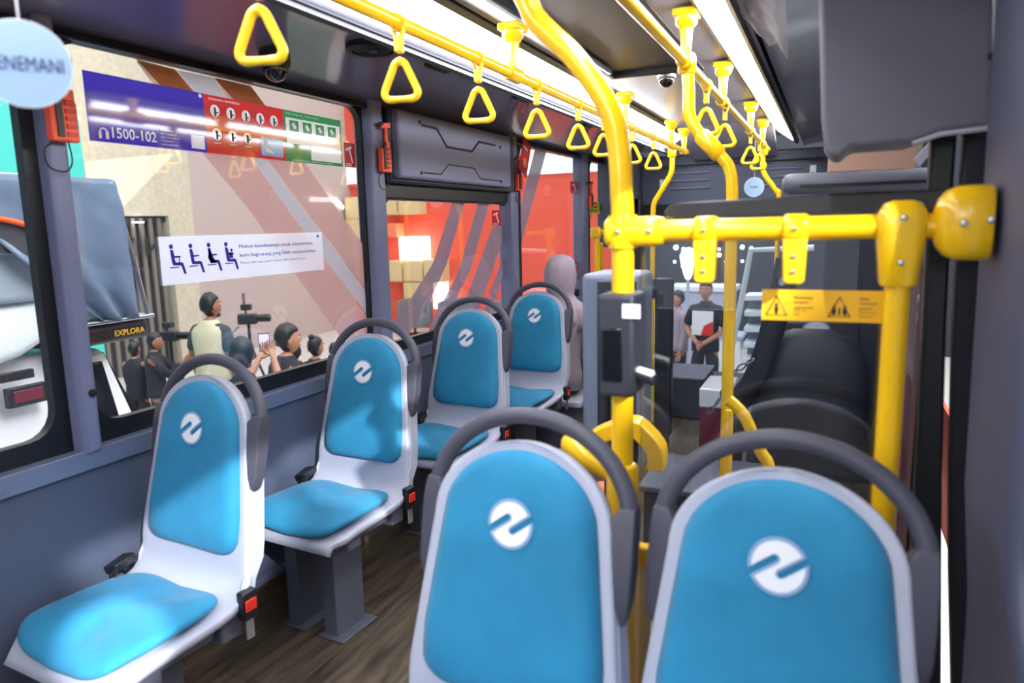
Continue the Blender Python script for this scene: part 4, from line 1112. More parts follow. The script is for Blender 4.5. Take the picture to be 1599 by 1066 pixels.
groove([(-.42, -.06), (-.25, -.06), (-.17, -.01), (.12, -.01), (.20, -.06), (.44, -.06)], .003)
for y, z in ((-.44, -.062), (.47, -.062), (.47, .12), (-.44, .155)):
    MB().lathe([(.008, .045), (.008, .050), (.003, .051)], (0, y * .93 + gpc, z), 'x', 10).build('screw', M['black'], gp)

# ================================================================== BANNERS AND STICKERS ON THE WINDOWS
XS = XG + .0015
def panel_box(px0, px1, pt, pb, m, name, lab, cat='banner', parent=None, off=0):
    """rect in the window plane: px0/px1 columns at mid height, pt/pb = (x,y) points on its top and bottom edge"""
    mid = (pt[1] + pb[1]) / 2
    y0 = P(px0[0], px0[1], x=XS).y; y1 = P(px1[0], px1[1], x=XS).y; z1 = P(*pt, x=XS).z; z0 = P(*pb, x=XS).z
    return y0, y1, z0, z1
y0, y1, z0, z1 = panel_box((134, 160), (321, 195), (128, 104), (138, 218), None, '', '')
yr1 = P(445, 215, x=XS).y; yg1 = P(534, 230, x=XS).y
z1r, z0r = P(380, 162, x=XS).z, P(380, 245, x=XS).z
def banner(y0, y1, z0, z1, m, lab):
    t = empty('window_banner', (XS, y0, z0)); tag(t, lab, 'banner'); MB().box(0, .0008, 0, y1 - y0, 0, z1 - z0).build('backing', M[m], t); return t, y1 - y0, z1 - z0
zt_, zb_ = (z1 + z1r) / 2, (z0 + z0r) / 2
bl, bw, bh = banner(y0, y1, zb_, zt_, 'blue', 'blue banner with a white headset and the number 1500-102 on the window')
O = Vector((XS + .0012, y0, zb_))
lettering('1500-102', bl, O + Vector((0, bw * .17, bh * .075)), UY, UZ, bw * .36, bh * .16, M['banner_white'], depth=.0002, bold=.02)
hsn = MB(); hc = (bw * .105, bh * .14); hr_ = bh * .06
hsn.tube([(.0014, hc[0] + hr_ * math.cos(a * math.pi / 10), hc[1] + hr_ * math.sin(a * math.pi / 10)) for a in range(11)], .0024, 6)
for sg in (-1, 1): hsn.box(.001, .002, hc[0] + sg * hr_ - .004, hc[0] + sg * hr_ + .004, hc[1] - .016, hc[1] + .002)
hsn.build('headset_icon', M['banner_white'], bl)
for i, l in enumerate(['transjakarta', '@PT_TransJakarta', '@pt_transjakarta', 'PT Transportasi Jakarta', 'www.transjakarta.co.id']):
    lettering(l, bl, O + Vector((0, bw * .57, bh * (.27 - i * .056))), UY, UZ, bw * (.11 + .03 * (i % 3)), bh * .03, M['banner_white'], depth=.0002)
MB().box(.001, .0016, bw * .845, bw * .975, bh * .05, bh * .27).build('blank_white_label', M['banner_white'], bl)
MB().lathe([(.006, .001), (.006, .0016)], (0, bw * .97, bh * .95), 'x', 10).build('dot', M['white'], bl)
rd, rw_, rh = banner(y1, yr1, zb_, zt_, 'banner_red', 'red banner with rows of white circular prohibition signs on the window')
O = Vector((XS + .0012, y1, zb_))
lettering('DILARANG / PROHIBITED', rd, O + Vector((0, rw_ * .06, rh * .92)), UY, UZ, rw_ * .36, rh * .035, M['white'], depth=.0002)
for row, n_, zc in ((0, 5, .74), (1, 3, .34)):
    for k in range(n_):
        yc = rw_ * (.12 + k * .185)
        s_ = MB().lathe([(rh * .105, .001), (rh * .105, .0015)], (0, yc, rh * zc), 'x', 24).build('round_sign', M['banner_white'], rd)
        d_ = MB(); d_.ball((.0016, yc, rh * (zc + .035)), .0006, .005, .005, 8, 6); d_.box(.0014, .002, yc - .004, yc + .004, rh * zc - .016, rh * zc + .004); d_.box(.0014, .002, yc + .002, yc + .013, rh * zc - .006, rh * zc - .002)
        d_.build('pictogram', M['inkblack'], s_)
        MB().box(.001, .0014, yc - rh * .08, yc + rh * .08, rh * (zc - .16), rh * (zc - .145)).build('caption', M['white'], rd)
MB().box(.001, .0015, rw_ * .66, rw_ * .96, rh * .06, rh * .42).build('blue_square', M['lightblue'], rd)
MB().prism([(.0017, rw_ * .70, rh * .36), (.0017, rw_ * .74, rh * .37), (.0017, rw_ * .75, rh * .22), (.0017, rw_ * .83, rh * .13), (.0017, rw_ * .82, rh * .10), (.0017, rw_ * .71, rh * .14)], (.0004, 0, 0)).build('foot_icon', M['white'], rd)
gn, gw, gh = banner(yr1, yg1, zb_, zt_, 'green', 'green and white emergency instruction banner on the window')
MB().box(.001, .0014, gw * .03, gw * .97, gh * .36, gh * .86).build('white_field', M['banner_white'], gn)
for k in range(4):
    yc = gw * (.16 + k * .22); q = MB().box(.0015, .0019, yc - gw * .075, yc + gw * .075, gh * .60, gh * .82).build('picture', M['green'], gn)
    MB().obox((.0021, yc, gh * .71), (.0002, 0, 0), (0, gw * .02, -gh * .05), (0, gw * .02, gh * .02)).build('drawing', M['white'], q)
MB().box(.0015, .0019, gw * .42, gw * .97, gh * .07, gh * .50).build('pale_panel', M['banner_white'], gn)
lettering('PETUNJUK DARURAT', gn, Vector((XS + .0012, yr1 + gw * .05, zb_ + gh * .92)), UY, UZ, gw * .55, gh * .03, M['white'], depth=.0002)
lettering('EMERGENCY INSTRUCTIONS', gn, Vector((XS + .0012, yr1 + gw * .1, zb_ + gh * .02)), UY, UZ, gw * .7, gh * .028, M['white'], depth=.0002)
# red column right of it, with the white hammer pictogram
def hammer_sticker(px0, py0, px1, py1, lab, full=False):
    a, b = P(px0, py0, x=XS), P(px1, py1, x=XS); t = empty('hammer_sticker', (XS, a.y, b.z)); tag(t, lab, 'sticker')
    w_, h_ = b.y - a.y, a.z - b.z
    MB().box(0, .0008, 0, w_, 0, h_).build('backing', M['pictored'], t)
    m_ = MB(); m_.obox((.0012, w_ * .58, h_ * .48), (.0004, 0, 0), (0, w_ * .05, 0), (0, -w_ * .14, h_ * .30)); m_.obox((.0012, w_ * .40, h_ * .76), (.0004, 0, 0), (0, w_ * .25, h_ * .07), (0, -w_ * .03, h_ * .045))
    m_.build('hammer_pictogram', M['white'], t)
    for k in range(2): MB().box(.001, .0014, w_ * .1, w_ * .6, h_ * (.05 + k * .07), h_ * (.08 + k * .07)).build('caption', M['white'], t)
a, b = P(537, 178, x=XS), P(556, 300, x=XS)
hammer_sticker(537, 222, 556, 262, 'red sticker with a white hammer at the right edge of the second window')
hammer_sticker(768, 328, 783, 352, 'small crimson hammer sticker on the third window')
hammer_sticker(891, 283, 903, 303, 'small crimson hammer sticker at the top right of the fourth window')
hammer_sticker(893, 410, 904, 436, 'small crimson hammer sticker beside the mauve headscarf')
# white priority sticker
a, b, c, d = P(247, 370, x=XS), P(255, 446, x=XS), P(503, 362, x=XS), P(506, 421, x=XS)
y0, y1 = (a.y + b.y) / 2, (c.y + d.y) / 2; z1, z0 = (a.z + c.z) / 2, (b.z + d.z) / 2
t = empty('priority_sticker', (XS, y0, z0)); tag(t, 'white sticker with four seated blue figures and blue text on the window', 'sticker')
w_, h_ = y1 - y0, z1 - z0
MB().box(0, .0008, 0, w_, 0, h_).build('backing', M['banner_white'], t)
for k in range(4):
    yc = w_ * (.055 + k * .096); s = h_ * .6; zc = h_ * .22
    f = MB(); X = .001; T = (.0005, 0, 0)
    f.prism([(X, yc + .085 * s * math.cos(q * .5236), zc + s * .95 + .085 * s * math.sin(q * .5236)) for q in range(12)], T)
    f.prism([(X, yc + p * s, zc + q * s) for p, q in [(-.06, .84), (.06, .84), (.12, .62), (.36, .62), (.36, .57), (.10, .55), (.14, .40), (.38, .40), (.46, .36), (.56, -.02), (.46, -.02), (.36, .28), (.02, .30), (-.02, .42)]], T)
    f.prism([(X, yc + p * s, zc + q * s) for p, q in [(-.12, .25), (.28, .25), (.28, .21), (-.12, .21)]], T)
    if k == 0: f.prism([(X, yc + p * s, zc + q * s) for p, q in [(.30, .62), (.34, .62), (.30, .3), (.26, .3)]], T)
    if k == 2: f.prism([(X, yc + p * s, zc + q * s) for p, q in [(0, .80), (.30, .30), (.05, .28), (-.08, .5)]], T)
    if k == 3:
        f.prism([(X, yc + .26 * s + .06 * s * math.cos(q * .5236), zc + s * .72 + .06 * s * math.sin(q * .5236)) for q in range(12)], T)
        f.prism([(X, yc + p * s, zc + q * s) for p, q in [(.12, .64), (.30, .64), (.32, .42), (.12, .42)]], T)
    f.build('seated_figure', M['ink'], t, smooth=20)
OO = Vector((XS + .001, y0, z0))
lettering('Mohon kesediaannya untuk memberikan', t, OO + Vector((0, w_ * .42, h_ * .66)), UY, UZ, w_ * .50, h_ * .11, M['ink'], depth=.0002)
lettering('kursi bagi orang yang lebih membutuhkan', t, OO + Vector((0, w_ * .42, h_ * .46)), UY, UZ, w_ * .52, h_ * .11, M['ink'], depth=.0002)
lettering('Please offer this seat to those who need it more', t, OO + Vector((0, w_ * .42, h_ * .32)), UY, UZ, w_ * .44, h_ * .06, M['softtext'], depth=.0002)
MB().lathe([(.006, .001), (.006, .0014)], (0, w_ * .965, h_ * .90), 'x', 12).build('round_mark', M['ink'], t)
# lime label on the farthest window
a, b = P(921, 315, x=XS), P(942, 334, x=XS); t = empty('lime_sticker', (XS, a.y, b.z)); tag(t, 'lime yellow sticker with black print on the farthest window', 'sticker')
MB().box(0, .001, 0, b.y - a.y, 0, a.z - b.z).build('backing', M['lime'], t)
mm = MB(); 
for k in range(3): mm.box(.001, .0016, .03, .2, .02 + k * .03, .03 + k * .03)
mm.box(.001, .0016, .27, .33, .02, .09); mm.build('print', M['inkblack'], t)
# clear plastic sheet still hanging from the right ceiling side
ps = empty('plastic_wrap', (-.17, 1.75, .52)); tag(ps, 'crinkled clear plastic wrap hanging from the glossy ceiling at the top right', 'plastic wrap')
rr_ = random.Random(11); vs = []; nx, ny = 14, 12
pa = [P(px, py, y=yy) for px, py, yy in [(1105, -25, 1.9), (1225, -25, 1.75), (1232, 85, 2.15), (1195, 62, 2.25)]]
for i in range(nx):
    for j in range(ny):
        u, v = i / (nx - 1), j / (ny - 1)
        p = pa[0].lerp(pa[1], u).lerp(pa[3].lerp(pa[2], u), v) - ps.location
        p.z += rr_.uniform(-.008, .008) - .01 * math.sin(u * 9) * v; p.y += rr_.uniform(-.012, .012); vs.append(p)
mb = MB(); mb.add(vs, [(i * ny + j, (i + 1) * ny + j, (i + 1) * ny + j + 1, i * ny + j + 1) for i in range(nx - 1) for j in range(ny - 1)])
o = mb.build('sheet', M['plasticclear'], ps, smooth=180, sub=1)

# ================================================================== HALL OUTSIDE
st(MB().box(-16, 9, -8, 26, GROUND - .05, GROUND), 'floor_hall', M['hallfloor'])
XW = -10.4; YW = 14.3
st(MB().box(XW - .2, XW, -8, 7.65, GROUND, 1.85), 'wall_hall_teal', M['teal'])
st(MB().box(XW - .2, XW, 7.65, 9.62, .29, 6), 'wall_hall_stone', M['stone'])
st(MB().box(XW - .2, XW, -8, 7.65, 1.85, 6).box(XW - .2, XW, 9.1, 9.62, GROUND, .29), 'wall_hall_stone_side', M['stone'])
o = MB().prism([(XW + .004, 7.66, 1.1), (XW + .004, 9.35, 1.35), (XW + .004, 8.1, .31), (XW + .004, 7.66, .31)], (.004, 0, 0)); st(o, 'trim_11', M['stone_pale'])
st(MB().box(XW - .2, XW, 9.62, YW, GROUND, 6), 'wall_hall_taupe', M['brownwall'])
st(MB().box(XW - .3, XW - .2, 7.3, 9.2, GROUND, .4), 'wall_shopfront', M['darkglass'])
sf = empty('shopfront', (XW - .1, 8.4, GROUND)); tag(sf, 'dark slatted shopfront glass with mirrored letters, behind the tarp covered tent', 'shopfront')
m_ = MB()
for k in range(9): m_.box(0, .04, -.85 + k * .17, -.78 + k * .17, 0, 2.55)
m_.build('slats', M['slat'], sf)
MB().box(-.03, .02, -.9, .72, 2.5, 2.6).build('soffit', M['charcoal'], sf)
MB().lathe([(.09, -.01), (.09, .0)], (.08, .1, 2.49), 'z', 16).build('downlight', emitmat('downlight', (1, 1, 1, 1), 6), sf)
lettering('INI22', sf, Vector((XW + .0, 9.05, GROUND + 1.95)), -UY, UZ, 1.15, .30, M['charcoal'], depth=.004)
# booth wall with boxes
st(MB().box(-12.5, -2.2, YW, YW + .2, GROUND, 1.03), 'wall_booth_red', M['redwall'])
st(MB().box(-10.4, -9.95, YW - .06, YW - .0, .95, 3.2), 'wall_booth_column', M['redwall'])
st(MB().box(-12.5, -2.2, YW - .1, YW + .3, 1.03, 1.42), 'trim_12', M['cyan'])
st(MB().box(-12.5, -2.2, YW + .3, YW + .4, 1.42, 6), 'wall_booth_upper', M['stone_pale'])
boxes = [((538, 570, 308, 342), 'cube'), ((540, 572, 343, 375), 'cube'), ((542, 574, 376, 410), 'cube'), ((600, 620, 306, 335), 'cube'), ((621, 655, 308, 334), 'cube'),
         ((600, 620, 349, 370), 'cubepeach'), ((607, 628, 407, 440), 'cube'), ((629, 660, 406, 440), 'cube'), ((661, 692, 405, 441), 'cube'), ((630, 660, 441, 474), 'cube')]
bl_ = ['top beige box of the left column on the red booth wall', 'middle beige box of the left column on the red booth wall', 'bottom beige box of the left column on the red booth wall',
       'beige box right beside the pillar under the grey panel', 'pale beige box at the top, second from the pillar', 'small peach coloured box below the top beige boxes', 'beige box lower left of the lit white box',
       'beige box directly under the lit white box', 'beige box lower right of the lit white box', 'lowest beige box, above the grey armchair']
def booth_box(r, m, lab, d=.35, kind='display_box', cat='box', group='beige boxes on the red booth wall'):
    a, b = P(r[0], r[2], y=YW - d), P(r[1], r[3], y=YW - d); t = empty(kind, ((a.x + b.x) / 2, YW - d, b.z)); tag(t, lab, cat, group)
    hw = (b.x - a.x) / 2; h_ = a.z - b.z
    MB().box(-hw, hw, 0, d - .005, 0, h_).build('body', M[m], t, bevel=.012)
    MB().box(-hw + .03, hw - .03, -.006, .0, .03, h_ - .03).build('front_board', M[m], t, bevel=.004)
for (r, m), lab in zip(boxes, bl_): booth_box(r, m, lab)
booth_box((623, 660, 370, 405), 'lampwarm', 'bright lit white box on the red wall outside the third window', .38, 'light_box', 'light', None)
booth_box((676, 692, 441, 482), 'lampwarm', 'low glowing box behind the grey armchairs, seen between the window stripes', .30, 'light_box', 'light', None)
m_ = empty('wall_light_bar', (XW + .05, 13.2, .60)); tag(m_, 'slim white light bar on the taupe wall above the priority sticker', 'light')
MB().box(0, .05, -.45, .45, 0, .10).build('bar', M['lampwhite'], m_)
MB().obox((.03, .55, -.03), (.02, 0, 0), (0, .13, -.09), (0, .02, .03)).build('bent_end', M['lampwhite'], m_)
for k, (px, lab) in enumerate([(648, 'grey tub armchair outside under the lit white box'), (712, 'grey tub armchair outside, middle of three by the red wall'), (795, 'grey tub armchair outside, right of three, beside the far pillar')]):
    p = P(px, 500, y=13.3); t = empty('tub_armchair', (p.x, 13.3, GROUND), 0); tag(t, lab, 'armchair', 'grey armchairs in front of the red wall')
    s = MB(); s.lathe([(.30, .18), (.36, .28), (.37, .44), (.0005, .46)], (0, 0, 0), 'z', 22); s.build('seat', M['greychair'], t, smooth=50)
    lo = []
    for q in range(15):
        a = math.radians(-10 + q * 200 / 14); c, s_ = math.cos(a), math.sin(a); hh = .72 + .06 * s_
        lo.append([(.39 * c, .39 * s_, .25), (.41 * c, .41 * s_, hh), (.35 * c, .35 * s_, hh + .02), (.33 * c, .33 * s_, .25)])
    MB().loft(lo).build('backrest', M['greychair'], t, smooth=60, bevel=.02)
    MB().lathe([(.2, 0), (.2, .03), (.03, .05), (.03, .19)], (0, 0, 0), 'z', 18).build('base', M['charcoal'], t)

# ---- car with rooftop tent
car = empty('parked_car', (-5.0, 1.22, GROUND)); tag(car, 'white off-road car outside under the rooftop tent, at the far left', 'car')
def sect(y, zt, hw, zb=.35):
    return [(-hw, y, zb), (-hw, y, zb + (zt - zb) * .55), (-hw * .86, y, zt), (hw * .86, y, zt), (hw, y, zb + (zt - zb) * .55), (hw, y, zb)]
MB().loft([sect(-2.3, 1.15, .90), sect(-2.1, 1.6, .95), sect(-1.2, 1.66, .96), sect(1.2, 1.66, .96), sect(1.85, 1.62, .94), sect(2.05, 1.05, .92), sect(2.3, .98, .88), sect(2.35, .6, .85)]).build('body', M['carwhite'], car, bevel=.05, seg=3, smooth=60)
for y0, y1, zz in ((-1.9, -.9, 1.54), (-.8, -.3, 1.56), (1.50, 1.82, 1.55)):
    MB().prism([(.955, y0 + .1, 1.04), (.955, y1, 1.04), (.87, y1 - .04, zz), (.87, y0 + .16, zz)], (.02, 0, 0)).build('side_window', M['carglass'], car, bevel=.01)
MB().prism([(-.75, 2.07, 1.08), (.75, 2.07, 1.08), (.70, 1.9, 1.56), (-.70, 1.9, 1.56)], (0, .03, .01)).build('rear_window', M['carglass'], car)
for y in (-1.45, 1.35):
    for x in (-.92, .92): MB().lathe([(.20, -.11), (.37, -.11), (.39, -.06), (.39, .06), (.37, .11), (.20, .11)], (x, y, .39), 'x', 28).build('wheel', M['black'], car)
for sx in (.968,):
    MB().box(sx - .02, sx + .012, 1.12, 1.30, 1.55, 1.60).build('dark_slot', M['charcoal'], car, bevel=.004)
s_ = MB().box(.93, .975, 1.18, 1.34, 1.42, 1.49).build('reflector', M['maroon'], car, bevel=.004)
MB().box(.93, .972, 1.15, 1.37, 1.40, 1.51).build('reflector_frame', M['charcoal'], car, bevel=.004)

for y0 in (.70, .93, 1.16): MB().box(.95, .975, y0, y0 + .14, .88, .98).build('violet_mark', M['blue'], car)
tn = empty('rooftop_tent', (-5.0, 1.5, GROUND + 1.69)); tag(tn, 'rooftop tent with white bedding, pale blue top and grey tarp on the white car', 'tent')
tn.location = (-5.0, 1.5, -.655); car.scale = (1, 1, .985)
MB().box(-1.0, 1.02, 1.16, 1.76, .0, .125).build('base_box', M['roofbox'], tn, bevel=.04, seg=3)
MB().box(-1.0, 1.05, 1.14, 1.78, .125, .15).build('top_rim', M['steel'], tn, bevel=.008)
lettering('EXPLORA', tn, Vector((-3.975, 1.5 + 1.50, -.66 + .045)), UY, UZ, .21, .035, M['gold'], depth=.001, bold=.02)
# white mattress and cover: lumpy loft
lo = []; rr_ = random.Random(5)
for k in range(19):
    y = -2.5 + k * (4.15 / 18); t_ = k / 18
    top = .52 - .30 * max(0, (t_ - .80) / .20) ** 1.2 + .04 * math.sin(k * 1.7)
    zb0 = -.02 if y < 1.05 else .15
    lo.append([(-.95, y, .0), (-.95, y, top), (-.4, y, top + .03), (.3, y, top + .02 * math.sin(k)), (.80, y, top - .04), (.98, y, .30 + .03 * math.sin(k * 2.1)), (1.0, y, zb0), (.966, y, zb0), (.966, y, max(zb0, .0))])
MB().loft(lo).build('white_cover', M['fabricwhite'], tn, smooth=180, sub=1)
# canopy: pale top, grey tarp falling on the right end
tp = MB(); lo = []
for k in range(12):
    y = -2.6 + k * (4.20 / 11); lo.append([(-1.05, y, .80), (-1.05, y, .96), (-.3, y, 1.06), (.5, y, 1.05), (1.06, y, .97), (1.06, y, .80), (.5, y, .93), (-.3, y, .93)])
MB().loft(lo).build('top_sheet', M['tarpblue'], tn, smooth=180, sub=1)
def cloth(fn, nu, nv, m, name, seed=1, amp=.012):
    r_ = random.Random(seed); vs = []
    for i in range(nu):
        for j in range(nv):
            p = Vector(fn(i / (nu - 1), j / (nv - 1))); p.x += r_.uniform(-amp, amp); p.y += r_.uniform(-amp, amp) * .6; vs.append(p)
    o = MB().add(vs, [(i * nv + j, (i + 1) * nv + j, (i + 1) * nv + j + 1, i * nv + j + 1) for i in range(nu - 1) for j in range(nv - 1)]).build(name, m, tn, smooth=180, sub=1)
    s = o.modifiers.new('thick', 'SOLIDIFY'); s.thickness = .006; return o
cloth(lambda u, v: (1.05 + .05 * math.sin(u * 14 + v * 3) * v * (1 - u * .3), (1.60 + .09 * v) - (1 - u) * (1.02 + .3 * v) * (1 - .80 * v), .98 - .84 * v ** 1.0), 16, 12, M['tarp'], 'side_tarp')
cloth(lambda u, v: (-1.0 + 2.05 * u, 1.60 + .10 * v + .03 * math.sin(u * 17), .98 - .82 * v), 14, 10, M['tarp'], 'end_tarp', 3)
arch = smooth_path([(1.06, -1.6, .30), (1.08, -1.2, .72), (1.08, -.2, .80), (1.08, .75, .76), (1.08, 1.05, .70), (1.08, 1.22, .60)], 6)
MB().tube(arch, .016, 8).build('orange_piping', M['orange'], tn, smooth=180)
ms = [Vector(p) for p in arch]; MB().prism([(1.05, p.y, p.z) for p in ms] + [(1.05, 1.2, .54), (1.05, .6, .60), (1.05, .0, .58), (1.05, -1.6, .28)], (.012, 0, 0)).build('mesh_opening', M['mesh'], tn)
cloth(lambda u, v: (1.0 + .02 * math.sin(u * 20), -2.5 + 3.75 * u, .98 - .42 * v), 20, 5, M['tarpblue'], 'side_curtain', 4)
cloth(lambda u, v: (.97 + .012 * math.sin(u * 9), -2.5 + 3.95 * u, .66 - .36 * v), 20, 5, M['inner_net'], 'inner_net', 6, .006)
lettering('LIVE', tn, Vector((-3.99, .62 + 1.5, -.655 + .43)), -UY, UZ, .42, .13, M['ticket_grey'], depth=.002)
MB().tube([(1.02, 1.60, .92), (1.03, 1.68, .5), (1.03, 1.74, .14)], .014, 10).build('end_post', M['steel'], tn)

# ================================================================== PEOPLE
def skin_mesh(verts, edges, root, name, mt, levels=2):
    me = bpy.data.meshes.new(name); bm = bmesh.new(); lay = bm.verts.layers.skin.verify()
    vs = []
    for i, (p, r) in enumerate(verts):
        v = bm.verts.new(p); r = r if isinstance(r, tuple) else (r, r); v[lay].radius = r; v[lay].use_root = (i == root); vs.append(v)
    for a, b in edges: bm.edges.new((vs[a], vs[b]))
    bm.to_mesh(me); bm.free()
    o = bpy.data.objects.new(name, me); C.objects.link(o)
    m1 = o.modifiers.new('skin', 'SKIN'); m1.use_smooth_shade = True; m1.branch_smoothing = .4
    m2 = o.modifiers.new('sub', 'SUBSURF'); m2.levels = levels; m2.render_levels = levels
    bpy.context.view_layer.update()
    out = bpy.data.meshes.new_from_object(o.evaluated_get(bpy.context.evaluated_depsgraph_get()))
    bpy.data.objects.remove(o); bpy.data.meshes.remove(me)
    vv = [tuple(v.co) for v in out.vertices]; ff = [tuple(p.vertices) for p in out.polygons]; bpy.data.meshes.remove(out)
    return vv, ff
def hand(verts, edges, wi, wp, d, side, curl=.5, up_=None):
    """palm + five fingers growing from wrist index wi at wp in direction d; side = thumb side vector"""
    d = d.normalized(); side = (side - d * side.dot(d)).normalized(); nrm = d.cross(side)
    def add(p, r): verts.append((p, r)); return len(verts) - 1
    pm = add(wp + d * .045, (.032, .017)); edges.append((wi, pm))
    for k in range(4):
        off = side * (.030 - .020 * k); L = (.072, .080, .074, .058)[k]
        a = add(wp + d * .085 + off, .0088); edges.append((pm, a)); p = wp + d * .085 + off; dd = d.copy()
        for q in range(3):
            dd = (dd + nrm * curl * .55).normalized(); p = p + dd * L / 3; b = add(p, .0082 - .0012 * q); edges.append((a, b)); a = b
    a = add(wp + d * .03 + side * .034, .011); edges.append((pm, a)); p = wp + d * .03 + side * .034; dd = (d + side * .8).normalized()
    for q in range(2): p = p + dd * .027; dd = (dd + nrm * curl * .4).normalized(); b = add(p, .0095 - .001 * q); edges.append((a, b)); a = b
def person(label, loc, rz, J=None, skin='skin', top='darkcloth', sleeve=.5, vest=None, legs='trousers', hair='short', scale=1.0, beard=False, scarf=None, curl=.5, group=None, fat=1.0, thumbs=None):
    t = empty('person', loc, rz); tag(t, label, 'person', group); t.scale = (scale,) * 3
    D = dict(pelvis=(0, 0, .95), waist=(0, 0, 1.08), chest=(0, .0, 1.27), neckb=(0, 0, 1.43), neck=(0, .015, 1.51), head=(0, .03, 1.60),
             sL=(-.165, 0, 1.385), sR=(.165, 0, 1.385), eL=(-.215, -.02, 1.10), eR=(.215, -.02, 1.10), wL=(-.225, .06, .86), wR=(.225, .06, .86),
             hL=(-.09, 0, .90), hR=(.09, 0, .90), kL=(-.10, .02, .50), kR=(.10, .02, .50), aL=(-.11, 0, .09), aR=(.11, 0, .09), tL=(-.12, .15, .035), tR=(.12, .15, .035), look=0, tilt=0)
    D.update(J or {}); V = {k: Vector(v) for k, v in D.items() if k not in ('look', 'tilt')}
    names = ['pelvis', 'waist', 'chest', 'neckb', 'neck', 'sL', 'eL', 'wL', 'sR', 'eR', 'wR', 'hL', 'kL', 'aL', 'tL', 'hR', 'kR', 'aR', 'tR']
    R = dict(pelvis=(.145 * fat, .105), waist=(.13 * fat, .098), chest=(.155 * fat, .11), neckb=(.085, .07), neck=(.052, .055), sL=.058, eL=.042, wL=.027, sR=.058, eR=.042, wR=.027,
             hL=.088, kL=.06, aL=.04, tL=.032, hR=.088, kR=.06, aR=.04, tR=.032)
    E = [('pelvis', 'waist'), ('waist', 'chest'), ('chest', 'neckb'), ('neckb', 'neck'), ('chest', 'sL'), ('sL', 'eL'), ('eL', 'wL'), ('chest', 'sR'), ('sR', 'eR'), ('eR', 'wR'),
         ('pelvis', 'hL'), ('hL', 'kL'), ('kL', 'aL'), ('aL', 'tL'), ('pelvis', 'hR'), ('hR', 'kR'), ('kR', 'aR'), ('aR', 'tR')]
    verts = [(V[n], R[n]) for n in names]; edges = [(names.index(a), names.index(b)) for a, b in E]
    for sd, sg in (('L', -1), ('R', 1)):
        d = V['w' + sd] - V['e' + sd]; th = Vector((thumbs or {}).get(sd, (-sg * .6, .8, .3)))
        hand(verts, edges, names.index('w' + sd), V['w' + sd], d, th, curl * (1 if sg > 0 else -1))
    vv, ff = skin_mesh(verts, edges, 0, 'body', M[skin])
    body = MB().add(vv, ff)
    # head with face, looking along +y turned by look
    hd_ = MB(); rl = Matrix.Rotation(D['look'], 4, 'Z') @ Matrix.Rotation(D['tilt'], 4, 'X'); hc = V['head']
    tmp = MB().ball((0, 0, 0), .074, .094, .118, 28, 22); hv = []
    for x, y, z in tmp.v:
        if z < -.02:
            k = min(1, (-.02 - z) / .1); x *= 1 - .34 * k; y = y * (1 - .18 * k) + .018 * k
        g = math.exp(-((x / .013) ** 2 + ((z + .012) / .024) ** 2)) if y > 0 else 0; y += .020 * g           # nose
        g = math.exp(-((x / .026) ** 2 + ((z + .058) / .010) ** 2)) if y > 0 else 0; y += .006 * g            # lips
        for sx in (-1, 1):
            g = math.exp(-(((x - sx * .030) / .014) ** 2 + ((z - .012) / .010) ** 2)) if y > 0 else 0; y -= .009 * g
        g = math.exp(-((x / .05) ** 2 + ((z - .030) / .009) ** 2)) if y > 0 else 0; y += .004 * g
        hv.append(rl @ Vector((x, y, z)) + hc)
    body.add(hv, tmp.f)
    for sx in (-1, 1):
        e = MB().ball((sx * .077, -.004, -.008), .009, .019, .031, 10, 8); body.add([rl @ Vector(p) + hc for p in e.v], e.f)
    b = body.build('body', M[skin], t, smooth=180)
    def piece(mb, name, m, sm=180): return MB().add([rl @ Vector(p) + hc for p in mb.v], mb.f).build(name, M[m], t, smooth=sm)
    ey = MB()
    for sx in (-1, 1): ey.ball((sx * .030, .082, .012), .010, .006, .006, 10, 8)
    eo = piece(ey, 'eyes', 'white')
    pu = MB()
    for sx in (-1, 1): pu.ball((sx * .030, .0872, .012), .005, .003, .005, 8, 6)
    piece(pu, 'irises', 'inkblack')
    br = MB()
    for sx in (-1, 1): br.obox((sx * .031, .090, .033), (.016, 0, sx * -.001), (0, .004, 0), (0, 0, .003))
    piece(br, 'eyebrows', 'hair')
    mo = MB().ball((0, .096, -.058), .022, .004, .004, 10, 6); piece(mo, 'mouth', 'maroon')
    if beard:
        bm_ = MB(); bt = MB().ball((0, .062, -.092), .038, .032, .026, 14, 10); bm_.add(bt.v, bt.f); bm_.obox((0, .098, -.044), (.022, 0, 0), (0, .003, 0), (0, 0, .004)); piece(bm_, 'beard', 'hair')
    if hair and not scarf:
        hb = MB().ball((0, -.006, .012), .082, .100, .122, 26, 20); hv = []
        for x, y, z in hb.v:
            line = .055 if y > .03 else (.055 - (.03 - y) * 1.5)                 # hairline drops toward the nape
            line = max(line, -.055)
            if z < line: x *= .80; y = y * .80; 
            elif hair == 'short' and z > .05: z += .006 * math.sin(x * 90) * math.cos(y * 70); x *= 1.02
            if hair == 'full' and z >= line: x *= 1.10; y *= 1.07; z *= 1.05
            hv.append((x, y, z))
        hb.v = hv; piece(hb, 'hair', 'hair')
        if hair == 'bun': piece(MB().ball((0, -.055, .125), .036, .036, .032, 14, 10), 'hair_bun', 'hair')
